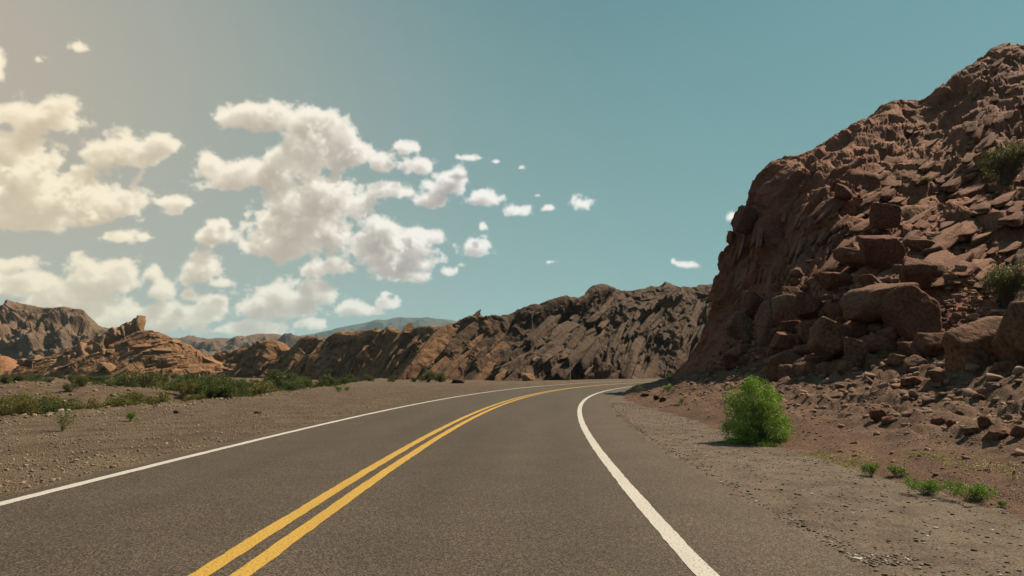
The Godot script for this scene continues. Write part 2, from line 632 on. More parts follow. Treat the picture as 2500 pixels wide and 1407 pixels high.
# ====================================================================== ground and road
func build_ground() -> void:
	# one sheet round the camera: rays every 0.14 degrees where the camera looks, rings that grow with distance
	var angs := PackedFloat32Array()
	var a := -180.0
	while a < 180.0:
		angs.append(deg_to_rad(a))
		a += 0.15 if absf(a) < 42.0 else (1.0 if absf(a) < 70.0 else 4.0)
	angs.append(PI)
	var rings := PackedFloat32Array()
	var r := 1.2
	while r < 9000.0:
		rings.append(r)
		r += maxf(0.05, r * (0.0085 if r < 60.0 else (0.014 if r < 160.0 else 0.05)))
	var nu := angs.size()
	var nv := rings.size()
	var pts := PackedVector3Array()
	var cols := PackedColorArray()
	pts.resize(nu * nv)
	cols.resize(nu * nv)
	var gravel := Color(0.262, 0.196, 0.142)
	var gravel2 := Color(0.205, 0.152, 0.110)
	var wash_c := Color(0.245, 0.170, 0.118)
	var dirt := Color(0.270, 0.165, 0.118)
	var dirt2 := Color(0.205, 0.118, 0.084)
	for j in nv:
		var rr := rings[j]
		for i in nu:
			var x := sin(angs[i]) * rr
			var f := cos(angs[i]) * rr
			var y: float
			var c: Color
			if rr > 420.0:
				y = ground_y(x * 420.0 / rr, f * 420.0 / rr) * 0.0 - 0.2
				c = wash_c
			else:
				y = ground_y(x, f)
				if rr > 300.0:
					y = lerpf(y, -0.2, (rr - 300.0) / 120.0)
				var so := road_so(x, f)
				var n := n_mid.get_noise_2d(x * 0.8, f * 0.8)
				if so.y > 0.0:
					c = dirt.lerp(dirt2, clampf(0.5 + n, 0.0, 1.0))
				else:
					c = gravel.lerp(gravel2, clampf(0.5 + n * 0.9, 0.0, 1.0))
					var d := bank_edge(f) - x
					c = c.lerp(wash_c, smoothstep(0.0, 4.0, d + n * 2.0))
			pts[j * nu + i] = Vector3(x, y, -f)
			cols[j * nu + i] = c
	var g := put("ground", grid_mesh(pts, nu, nv, cols, true), M.ground)
	tag(g, "stony desert ground with grey brown gravel shoulder and dry wash", "ground", "", "structure")
	print("ground ", nu * nv, " ", Time.get_ticks_msec())


func strip(s0: float, s1: float, left: Callable, right: Callable, across: int, lift: float, col: Callable) -> ArrayMesh:
	var ss := PackedFloat32Array()
	var s := s0
	while s < s1:
		ss.append(s)
		s += 0.10 if s < 30.0 else (0.2 if s < 60.0 else 0.5)
	ss.append(s1)
	var pts := PackedVector3Array()
	var cols := PackedColorArray()
	for k in ss.size():
		var a: float = left.call(ss[k])
		var b: float = right.call(ss[k])
		for i in across:
			var o := lerpf(a, b, float(i) / (across - 1))
			pts.append(road_point(ss[k], o, lift))
			cols.append(col.call(ss[k], o))
	return grid_mesh(pts, across, ss.size(), cols, true)


func build_road() -> void:
	var jag := func(s: float, k: float, amp: float) -> float:
		return amp * n_fine.get_noise_2d(s * 1.2, k) + amp * 0.6 * n_mid.get_noise_2d(s, k + 9.0)
	var tar := func(s: float, o: float) -> Color:
		var c := Color(0.160, 0.127, 0.100)
		var n := n_mid.get_noise_2d(s * 0.25, o * 2.4)
		c = c * (1.0 + 0.16 * n)
		# tyres have polished two tracks in each lane
		var lane := absf(absf(o) - 1.75)
		c = c * (1.0 - 0.09 * exp(-pow((lane - 0.82) / 0.3, 2.0)) * (0.7 + 0.6 * n_mid.get_noise_2d(s * 0.12, o * 1.5)))
		# dust trodden on to the edges
		var dust := smoothstep(3.3, 4.3, absf(o) + 0.5 * n_mid.get_noise_2d(s * 1.4, o * 3.0))
		return c.lerp(Color(0.205, 0.160, 0.120), 0.7 * dust)
	var road := put("road", strip(-14.0, 190.0, func(s): return -3.62 + jag.call(s, 1.0, 0.07), func(s): return 4.85 + jag.call(s, 2.0, 0.16), 40, 0.0, tar), M.asphalt)
	tag(road, "grey asphalt road curving right with double yellow centre line", "road", "", "structure")
	var paint := func(base: Color) -> Callable:
		return func(s: float, o: float) -> Color: return base * (1.0 + 0.08 * n_mid.get_noise_2d(s * 2.0, o * 8.0))
	var lines := [["white_edge_line", -3.33, 0.075, Color(0.50, 0.48, 0.45)], ["white_edge_line", 3.537, 0.085, Color(0.50, 0.48, 0.45)],
		["yellow_centre_line", -0.145, 0.075, Color(0.47, 0.295, 0.062)], ["yellow_centre_line", 0.145, 0.075, Color(0.47, 0.295, 0.062)]]
	for l in lines:
		var mid: float = l[1]
		var half: float = l[2]
		put(l[0], strip(-14.0, 190.0, func(s): return mid - half + jag.call(s * 2.0, mid, 0.014), func(s): return mid + half + jag.call(s * 2.0, mid + 5.0, 0.014), 4, 0.004, paint.call(l[3])), M.paint, road)
	var ap := func(s: float, o: float) -> Color:
		var n := n_mid.get_noise_2d(s * 0.6, o * 1.0)
		return Color(0.236, 0.188, 0.147).lerp(Color(0.196, 0.156, 0.124), clampf(0.5 + n, 0.0, 1.0))
	var apron := put("roadside_apron", strip(-14.0, 120.0, func(_s): return 4.3, func(s): return dirt_edge(s) + 0.9, 24, -0.022, ap), M.apron)
	tag(apron, "old cracked gravelly asphalt apron beside the right edge line", "pavement", "", "structure")
	print("road ", Time.get_ticks_msec())


# ====================================================================== rock formations
func displaced(rows: Array, nu: int, nv: int, flip: bool, push: Callable, paint: Callable) -> Array:
	var pts := loft(rows, nu, nv)
	var nrm := grid_normals(pts, nu, nv, flip)
	var cols := PackedColorArray()
	cols.resize(nu * nv)
	for k in nu * nv:
		var p := pts[k]
		var b := float(k / nu) / (nv - 1)
		cols[k] = paint.call(p)
		pts[k] = p + push.call(p, nrm[k], b)
	return [pts, cols, nrm]


# rock beds: each layer stands out or back by its own amount, with a sharp edge to the next
func beds(s: float, along: float, layers: Array) -> float:
	var d := 0.0
	for lay in layers:
		var tt: float = s / lay[0] + 0.5 * n_one.get_noise_2d(along * lay[2] * 0.5 + lay[3], lay[3])
		var fl := floorf(tt)
		var a := n_one.get_noise_2d(fl * 7.31 + lay[3], along * lay[2])
		var b := n_one.get_noise_2d((fl + 1.0) * 7.31 + lay[3], along * lay[2])
		d += lay[1] * lerpf(a, b, smoothstep(1.0 - lay[4], 1.0, tt - fl))
	return d


# broken rock: every block has a flat face tilted its own way
func facets(w: Vector3, freq: float) -> float:
	var v := n_cell.get_noise_3d(w.x * freq, w.y * freq, w.z * freq) * 9.0
	var t := w.dot(Vector3(cos(v), sin(v) * 0.8, sin(v * 1.7 + 1.0))) * freq * 0.35 + v
	return absf(t - floorf(t) - 0.5) * 2.0 - 0.5


# slabs of bedded rock that weather out of a face, all laid along the same beds
func lay_slabs(parent: Node, got: Array, nu: int, nv: int, run: Vector3, count: int, more: int, rows: Vector2, dims: Callable, mats: Callable, sink := 0.0) -> void:
	var pts: PackedVector3Array = got[0]
	var nrm: PackedVector3Array = got[2]
	var kinds := []
	for k in 7:
		kinds.append(rock_mesh(200 + k, 12, 4, 0.10))
	var done := 0
	var xf := []
	var co := []
	for tries in (count + more) * 12:
		if done >= count + more:
			break
		var i := rng.randi_range(4, nu - 5)
		var j := rng.randi_range(int(nv * rows.x), int(nv * rows.y))
		var p := pts[j * nu + i]
		var q := seen(p)
		if q.x < -80.0 or q.x > 2600.0:
			continue
		var size: Vector3 = dims.call(q, float(j) / nv)
		if size.x <= 0.0:
			continue
		var n := nrm[j * nu + i]
		var a := (run + Vector3(rng.randfn(), rng.randfn(), rng.randfn()) * 0.05)
		a = (a - n * a.dot(n)).normalized()
		var b := n.cross(a)
		# lean the slab a little so that one long edge stands proud
		var n2 := (n + b * rng.randf_range(-0.1, 0.45)).normalized()
		b = n2.cross(a).normalized()
		var m: StandardMaterial3D = mats.call(q)
		if done < count:
			var o := put("rock_slab", kinds[done % 7], m, parent)
			o.transform = Transform3D(Basis(a * size.x, b * size.y, n2 * size.z), p - n * size.z * sink)
		else:
			size *= 0.55
			xf.append(Transform3D(Basis(a * size.x, b * size.y, n2 * size.z), p - n * size.z * sink))
			co.append(m.albedo_color.srgb_to_linear() * 1.2)
		done += 1
	var mm := MultiMesh.new()
	mm.transform_format = MultiMesh.TRANSFORM_3D
	mm.use_colors = true
	mm.mesh = rock_mesh(210, 8, 4, 0.10)
	mm.instance_count = xf.size()
	for k in xf.size():
		mm.set_instance_transform(k, xf[k])
		mm.set_instance_color(k, co[k])
	var rest := MultiMeshInstance3D.new()
	rest.name = "small_slabs"
	rest.multimesh = mm
	rest.material_override = M.farrock if nu != cliff_nu else M.boulder
	rest.set_meta("kind", "stuff")
	parent.add_child(rest, true)


func build_cliff() -> void:
	var cols := [   # from the back of the nose to beyond the frame on the right; each from foot to ridge: u, v, forward
		[[1800, 935, 82], [1810, 900, 82], [1830, 830, 80], [1850, 740, 80], [1870, 650, 80], [1900, 560, 80], [1940, 470, 78]],
		[[1602, 950, 62], [1634, 935, 61], [1695, 860, 61], [1730, 770, 61], [1752, 675, 61], [1792, 600, 61], [1838, 495, 62]],
		[[1690, 960, 52], [1722, 935, 52], [1790, 830, 53], [1830, 700, 54], [1850, 590, 56], [1880, 480, 58], [1905, 402, 62]],
		[[1800, 965, 41], [1830, 935, 41], [1885, 830, 42], [1930, 700, 44], [1955, 590, 47], [1975, 490, 51], [2000, 372, 60]],
		[[1890, 960, 34], [1925, 930, 34], [1975, 820, 35], [2020, 700, 37], [2050, 590, 41], [2070, 470, 48], [2085, 310, 60]],
		[[2000, 930, 30], [2040, 900, 30], [2090, 800, 31], [2130, 690, 34], [2160, 580, 39], [2170, 450, 48], [2165, 262, 62]],
		[[2120, 915, 27], [2160, 890, 27], [2200, 790, 29], [2235, 690, 32], [2260, 580, 38], [2270, 440, 48], [2265, 250, 63]],
		[[2240, 910, 24], [2290, 880, 25], [2320, 790, 27], [2345, 690, 31], [2360, 580, 37], [2370, 420, 48], [2365, 172, 63]],
		[[2380, 910, 21.5], [2440, 870, 23], [2455, 790, 26], [2465, 690, 30], [2470, 580, 36], [2475, 400, 47], [2470, 130, 61]],
		[[2600, 900, 19], [2640, 860, 21], [2650, 780, 24], [2650, 680, 28], [2645, 570, 34], [2640, 400, 44], [2620, 165, 57]],
		[[2950, 900, 16], [2990, 850, 18], [3000, 760, 21], [2990, 650, 25], [2980, 540, 30], [2960, 380, 38], [2930, 200, 48]],
		[[3700, 900, 12], [3750, 840, 14], [3750, 740, 17], [3740, 620, 20], [3720, 500, 24], [3700, 350, 30], [3650, 230, 36]],
	]
	var rows := []
	for j in 10:
		var row := []
		for c in cols:
			if j == 0:
				row.append(at(c[0][0], c[0][1], c[0][2]) - Vector3(0.5, 1.6, -0.6))
			elif j <= 7:
				row.append(at(c[j - 1][0], c[j - 1][1], c[j - 1][2]))
			else:
				var p := at(c[6][0], c[6][1], c[6][2])
				row.append(p + (Vector3(5, -1.5, -9) if j == 8 else Vector3(12, -p.y - 2.0, -34)))
		rows.append(row)
	var nb := Vector3(0.72, -0.30, 0.62).normalized()
	var run := Vector3(0.66, 0.52, -0.54).normalized()
	var push := func(p: Vector3, n: Vector3, b: float) -> Vector3:
		var w := p + Vector3(n_mid.get_noise_3d(p.x, p.y, p.z), n_mid.get_noise_3d(p.y + 40.0, p.z, p.x), n_mid.get_noise_3d(p.z, p.x + 80.0, p.y)) * 1.2
		var s := w.dot(nb)
		var along := w.dot(run)
		var big := n_big.get_noise_3d(p.x * 1.3, p.y * 1.3, p.z * 1.3)
		var rock := smoothstep(0.30, 0.46, b)
		var top := 1.0 - 0.55 * smoothstep(0.68, 0.78, b)
		var bed := beds(s, along, [[4.2, 1.0, 0.06, 0.0, 0.10], [1.5, 0.50, 0.13, 50.0, 0.25], [0.7, 0.16, 0.3, 90.0, 0.45]])
		var mass := n_ridge.get_noise_3d(s * 0.09, along * 0.05, w.z * 0.07)
		var edge := n_edge.get_noise_3d(s * 0.20, along * 0.12, w.z * 0.14) + 1.0
		var lump := n_fine.get_noise_3d(p.x * 0.55, p.y * 0.55, p.z * 0.55)
		var d := big * lerpf(0.5, 1.4, rock) * top - (mass - 0.3) * lerpf(0.1, 0.5, rock) * top + bed * lerpf(0.2, 1.0, rock) * top
		d += facets(w, 0.24) * lerpf(0.2, 0.42, rock) * top + facets(w + Vector3(31, 7, 3), 0.75) * lerpf(0.24, 0.24, rock) + facets(w + Vector3(5, 77, 3), 1.9) * 0.07
		d += lump * lerpf(0.22, 0.16, rock)
		d -= 0.35 * rock * (1.0 - smoothstep(0.0, 0.07, edge))
		return n * d
	var paint := func(p: Vector3) -> Color:
		var n := n_big.get_noise_3d(p.x * 1.5, p.y * 1.5, p.z * 1.5)
		var m := n_mid.get_noise_3d(p.x, p.y, p.z)
		var c := Color(0.303, 0.134, 0.086).lerp(Color(0.204, 0.076, 0.050), clampf(0.45 + n * 1.2 + m * 0.4, 0.0, 1.0))
		var band := n_fine.get_noise_3d(p.dot(nb) * 0.35, 3.0, p.z * 0.02)
		return c.lerp(Color(0.342, 0.167, 0.111), clampf(band * 1.4 - 0.1, 0.0, 0.6))
	cliff_nu = 800
	cliff_nv = 560
	var got := displaced(rows, cliff_nu, cliff_nv, false, push, paint)
	cliff_pts = got[0]
	var mesh := grid_mesh(got[0], cliff_nu, cliff_nv, got[1], false)
	cliff_nrm = mesh.surface_get_arrays(0)[Mesh.ARRAY_NORMAL]
	var o := put("cliff", mesh, M.rock)
	tag(o, "tall reddish brown rock cliff rising beside the bend of the road", "cliff", "", "structure")
	var tone := [tinted(M.boulder, Color(0.281, 0.126, 0.082)), tinted(M.boulder, Color(0.226, 0.092, 0.060)), tinted(M.boulder, Color(0.314, 0.152, 0.101))]
	lay_slabs(o, got, cliff_nu, cliff_nv, run, 250, 650, Vector2(0.34, 0.77), func(q: Vector2, b: float) -> Vector3:
		if q.y < 130.0 or q.y > 700.0:
			return Vector3.ZERO
		var nose := q.y < 900.0 - (q.x - 1690.0) * 1.15
		var l := rng.randf_range(0.45, 1.25) + 1.3 * pow(rng.randf(), 4.0)
		l *= lerpf(1.0, 0.5, smoothstep(0.64, 0.76, b))
		if nose:
			if q.y < 500.0 or q.x < 1790.0 or rng.randf() < 0.3:
				return Vector3.ZERO
			return Vector3(l * 1.1, l * rng.randf_range(0.12, 0.3), l * rng.randf_range(0.08, 0.16))
		return Vector3(l, l * rng.randf_range(0.14, 0.36), l * rng.randf_range(0.12, 0.22)), func(_q: Vector2) -> Material: return tone[rng.randi() % 3])
	print("cliff ", Time.get_ticks_msec())


func hill_rows(us: Array, crest_v: Array, foot_v: Array, foot_z: Array, crest_z: Array, step: float, belly := 0.0) -> Array:
	var rows := [[], [], [], [], [], [], []]
	var u: float = us[0]
	while u <= us[-1] + 0.1:
		var fz := curve_at(us, foot_z, u)
		var cz := curve_at(us, crest_z, u)
		var cv := curve_at(us, crest_v, u)
		var fv := curve_at(us, foot_v, u)
		var foot := at(u, fv, fz)
		var top := at(u, cv, cz)
		rows[0].append(foot + Vector3(0, -(cz - fz) * 0.12, (cz - fz) * 0.15))
		rows[1].append(foot)
		rows[2].append(foot.lerp(top, 0.33) + Vector3(0, belly * (top.y - foot.y), 0))
		rows[3].append(foot.lerp(top, 0.68) + Vector3(0, belly * 0.9 * (top.y - foot.y), 0))
		rows[4].append(top)
		rows[5].append(top + Vector3(0, -(top.y - foot.y) * 0.22, -(cz - fz) * 0.35))
		rows[6].append(top + Vector3(0, -(top.y - foot.y) * 1.15, -(cz - fz) * 1.2))
		u += step
	return rows


func build_ridge() -> void:
	var us := [380, 440, 500, 560, 620, 645, 700, 740, 778, 800, 815, 850, 900, 960, 1000, 1030, 1060, 1100, 1165, 1220, 1270, 1300, 1370, 1420, 1470, 1500, 1530, 1560, 1600, 1650, 1700, 1735, 1800, 1900, 2100]
	var cv := [925, 908, 885, 864, 842, 836, 842, 826, 817, 828, 836, 818, 803, 800, 803, 793, 796, 788, 765, 767, 748, 738, 720, 717, 698, 696, 701, 700, 692, 694, 694, 690, 700, 720, 760]
	var fu := [380, 500, 700, 900, 1050, 1200, 1300, 1450, 1560, 1700, 1850, 2100]
	var fz := [270, 245, 205, 160, 128, 116, 118, 134, 150, 168, 190, 230]
	var cz := [300, 275, 235, 190, 158, 148, 150, 168, 186, 206, 228, 268]
	var foot_z := []
	var crest_z := []
	var foot_v := []
	for u in us:
		foot_z.append(curve_at(fu, fz, u))
		crest_z.append(curve_at(fu, cz, u))
		foot_v.append(curve_at([380, 700, 1000, 2100], [928, 930, 934, 934], u))
	for k in cv.size():
		cv[k] += curve_at([380, 600, 1100, 1500], [-4, 1, 6, 2], us[k])
	var rows := hill_rows(us, cv, foot_v, foot_z, crest_z, 20.0, 0.02)
	var push := func(p: Vector3, n: Vector3, b: float) -> Vector3:
		var w := p + Vector3(n_big.get_noise_3d(p.x * 0.6, p.y * 0.6, p.z * 0.6), n_big.get_noise_3d(p.y * 0.6 + 40.0, p.z * 0.6, p.x * 0.6), 0) * 2.5
		var s := w.x * 0.875 - w.y * 0.29 + w.z * 0.39
		var along := w.x * 0.48 + w.y * 0.52 - w.z * 0.69
		var left := smoothstep(1250.0, 750.0, 1250.0 + 1750.0 * p.x / -p.z)
		var d := 0.0
		# large slabs lean on one another; within them the beds weather out one by one
		var crest := smoothstep(0.56, 0.66, b)
		var tt := s / 26.0 + 0.4 * n_one.get_noise_2d(along * 0.006, 20.0)
		var fl := floorf(tt)
		var fr := tt - fl
		d += 9.0 * ((fr / 0.3 if fr < 0.3 else (1.0 - fr) / 0.7) - 0.5) * smoothstep(0.2, 0.65, 0.5 + 0.6 * n_one.get_noise_2d(fl * 7.3, along * 0.012)) * (1.0 - 0.75 * crest)
		d += beds(s, along, [[11.0, 3.4, 0.016, 10.0, 0.22], [4.2, 2.2, 0.035, 50.0, 0.25], [1.7, 1.0, 0.07, 90.0, 0.35]])
		var big := n_big.get_noise_3d(p.x * 0.35, p.y * 0.35, p.z * 0.35)
		var face := smoothstep(0.1, 0.28, b) * (1.0 - 0.66 * crest)
		d = d * lerpf(1.0, 0.8, left) + facets(w, 0.10) * lerpf(0.9, 1.6, left) + facets(w + Vector3(9, 3, 1), 0.3) * 0.8 + 0.9 * n_mid.get_noise_3d(p.x, p.y, p.z) + big * 2.0
		return (n * 0.9 + Vector3(0.0, 0.1, 0.2)) * d * lerpf(0.15, 1.0, face)
	var paint := func(p: Vector3) -> Color:
		var n := n_big.get_noise_3d(p.x * 0.5, p.y * 0.5, p.z * 0.5)
		var m := n_mid.get_noise_3d(p.x * 0.3, p.y * 0.3, p.z * 0.3)
		var s := p.x * 0.875 - p.y * 0.29 + p.z * 0.39
		var band := n_fine.get_noise_2d(s * 0.09, 5.0)
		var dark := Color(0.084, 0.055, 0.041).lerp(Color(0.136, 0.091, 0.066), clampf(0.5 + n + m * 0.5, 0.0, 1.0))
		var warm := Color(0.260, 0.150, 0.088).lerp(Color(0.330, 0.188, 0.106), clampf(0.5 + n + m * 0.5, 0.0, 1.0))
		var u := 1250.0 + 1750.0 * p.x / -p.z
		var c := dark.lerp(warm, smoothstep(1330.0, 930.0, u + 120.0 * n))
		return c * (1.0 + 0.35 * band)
	var nu := 760
	var nv := 330
	var got := displaced(rows, nu, nv, false, push, paint)
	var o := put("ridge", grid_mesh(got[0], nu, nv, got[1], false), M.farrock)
	tag(o, "long brown ridge of steeply dipping rock beds across the valley", "ridge", "", "structure")
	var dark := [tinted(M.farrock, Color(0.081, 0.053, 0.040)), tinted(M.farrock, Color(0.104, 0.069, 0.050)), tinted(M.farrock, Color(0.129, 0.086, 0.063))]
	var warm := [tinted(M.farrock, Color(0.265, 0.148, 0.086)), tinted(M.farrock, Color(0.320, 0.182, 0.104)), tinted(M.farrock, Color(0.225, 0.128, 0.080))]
	lay_slabs(o, got, nu, nv, Vector3(0.48, 0.52, -0.69), 290, 700, Vector2(0.2, 0.63), func(q: Vector2, b: float) -> Vector3:
		if q.x < 470.0 or q.x > 1740.0:
			return Vector3.ZERO
		var big := smoothstep(700.0, 1250.0, q.x)
		var l := lerpf(rng.randf_range(1.0, 2.8), rng.randf_range(1.4, 4.5), big) + lerpf(2.5, 11.0, big) * pow(rng.randf(), 3.6)
		l *= lerpf(1.0, 0.27, smoothstep(0.44, 0.58, b))
		return Vector3(l, l * rng.randf_range(0.05, 0.11) + 0.2, l * rng.randf_range(0.14, 0.24)), func(q: Vector2) -> Material:
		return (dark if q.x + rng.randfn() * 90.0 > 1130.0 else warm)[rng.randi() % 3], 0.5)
	print("ridge ", Time.get_ticks_msec())


func build_hill() -> void:
	var us := [-40, 20, 60, 120, 190, 250, 300, 335, 380, 420, 470, 505, 560, 620]
	var cv := [922, 908, 892, 872, 850, 834, 816, 806, 812, 826, 852, 872, 900, 925]
	var fv := []
	var fz := []
	var cz := []
	for u in us:
		fv.append(926)
		fz.append(curve_at([-40, 300, 620], [245, 225, 235], u))
		cz.append(curve_at([-40, 300, 620], [262, 258, 256], u))
	var rows := hill_rows(us, cv, fv, fz, cz, 20.0, 0.10)
	var push := func(p: Vector3, n: Vector3, b: float) -> Vector3:
		var w := p + Vector3(n_big.get_noise_3d(p.x, p.y, p.z), n_big.get_noise_3d(p.y + 40.0, p.z, p.x), 0) * 3.0
		var s := w.x * 0.70 - w.y * 0.43 + w.z * 0.57
		var run := w.x * 0.72 + w.y * 0.42 - w.z * 0.55
		var bed := beds(s, run, [[7.0, 1.7, 0.03, 20.0, 0.2], [2.6, 0.9, 0.07, 60.0, 0.25], [1.1, 0.35, 0.1, 30.0, 0.35]])
		var thin := n_fine.get_noise_3d(s * 0.5, run * 0.08, w.z * 0.05)
		var rough := n_mid.get_noise_3d(p.x * 0.6, p.y * 0.6, p.z * 0.6)
		var d := bed + thin * 0.3 + facets(w, 0.2) * 1.0 + facets(w + Vector3(9, 3, 1), 0.5) * 0.4 + rough * 0.6 + 2.0 * n_big.get_noise_3d(p.x * 0.6, p.y * 0.6, p.z * 0.6)
		return (n * 0.8 + Vector3(0, 0.3, 0.1)) * d * lerpf(0.3, 1.0, smoothstep(0.08, 0.3, b)) * lerpf(1.0, 0.35, smoothstep(0.5, 0.66, b))
	var paint := func(p: Vector3) -> Color:
		var n := n_big.get_noise_3d(p.x * 0.7, p.y * 0.7, p.z * 0.7)
		var m := n_mid.get_noise_3d(p.x * 0.4, p.y * 0.4, p.z * 0.4)
		var band := n_fine.get_noise_2d((-p.x * 0.42 + p.y * 0.9) * 0.12, 8.0)
		return Color(0.37, 0.205, 0.110).lerp(Color(0.27, 0.155, 0.088), clampf(0.5 + n + m * 0.7, 0.0, 1.0)) * (1.0 + 0.25 * band)
	var got := displaced(rows, 420, 200, false, push, paint)
	var o := put("hill", grid_mesh(got[0], 420, 200, got[1], false), M.farrock)
	tag(o, "orange sandstone hill with upright rock slabs along its crest", "hill", "", "structure")
	var sand := [tinted(M.farrock, Color(0.36, 0.205, 0.115)), tinted(M.farrock, Color(0.29, 0.165, 0.095)), M.slab]
	lay_slabs(o, got, 420, 200, Vector3(0.72, 0.42, -0.55), 110, 260, Vector2(0.18, 0.64), func(q: Vector2, _b: float) -> Vector3:
		if q.x < 40.0 or q.x > 560.0:
			return Vector3.ZERO
		var l := rng.randf_range(0.8, 2.2) + 2.4 * pow(rng.randf(), 4.0)
		return Vector3(l, l * rng.randf_range(0.14, 0.32), l * rng.randf_range(0.14, 0.26)), func(_q: Vector2) -> Material: return sand[rng.randi() % 3])
	# the slabs that stand along the crest: u, v, half width, half height (pixels), forward, lean
	for b in [[341, 792, 8, 17, 257, 0.1], [331, 795, 9, 15, 257, 0.1], [322, 799, 7, 12, 256, 0.05], [313, 801, 7, 12, 256, 0], [303, 806, 9, 12, 255, -0.1], [292, 812, 11, 13, 254, -0.3], [280, 819, 12, 14, 253, -0.4], [269, 827, 12, 13, 252, -0.4], [253, 840, 13, 18, 251, -0.1], [236, 848, 13, 18, 250, -0.2], [218, 860, 14, 19, 248, -0.3], [202, 868, 15, 20, 247, -0.3], [185, 880, 15, 20, 246, -0.3], [168, 889, 12, 18, 244, -0.3],
		[140, 884, 15, 8, 250, -0.35], [118, 890, 14, 7, 249, -0.35], [84, 876, 12, 7, 250, -0.3], [60, 886, 9, 8, 250, 0.1], [258, 862, 8, 8, 245, 0], [271, 861, 7, 7, 245, 0], [252, 898, 9, 10, 232, 0], [270, 899, 8, 10, 231, 0.1], [455, 850, 10, 6, 250, 0.3], [425, 836, 9, 5, 250, 0.35], [395, 848, 12, 5, 250, 0.3], [350, 868, 15, 6, 247, -0.3]]:
		var k: float = b[4] / FOCAL
		var m := rock_mesh(int(b[0]) + int(b[1]), 12, 9, 0.12)
		var r := put("rock_slab", m, M.slab, o)
		r.transform = Transform3D(Basis(Vector3(0, 0, 1), -b[5]).scaled(Vector3(1, 1, 1)), at(b[0], b[1], b[4]))
		r.transform.basis = Basis(Vector3(0, 0, 1), -b[5]) * Basis.from_scale(Vector3(b[2] * k * 1.2, b[3] * k * 1.2, b[2] * k * 1.3 + 1.0))
	print("hill ", Time.get_ticks_msec())


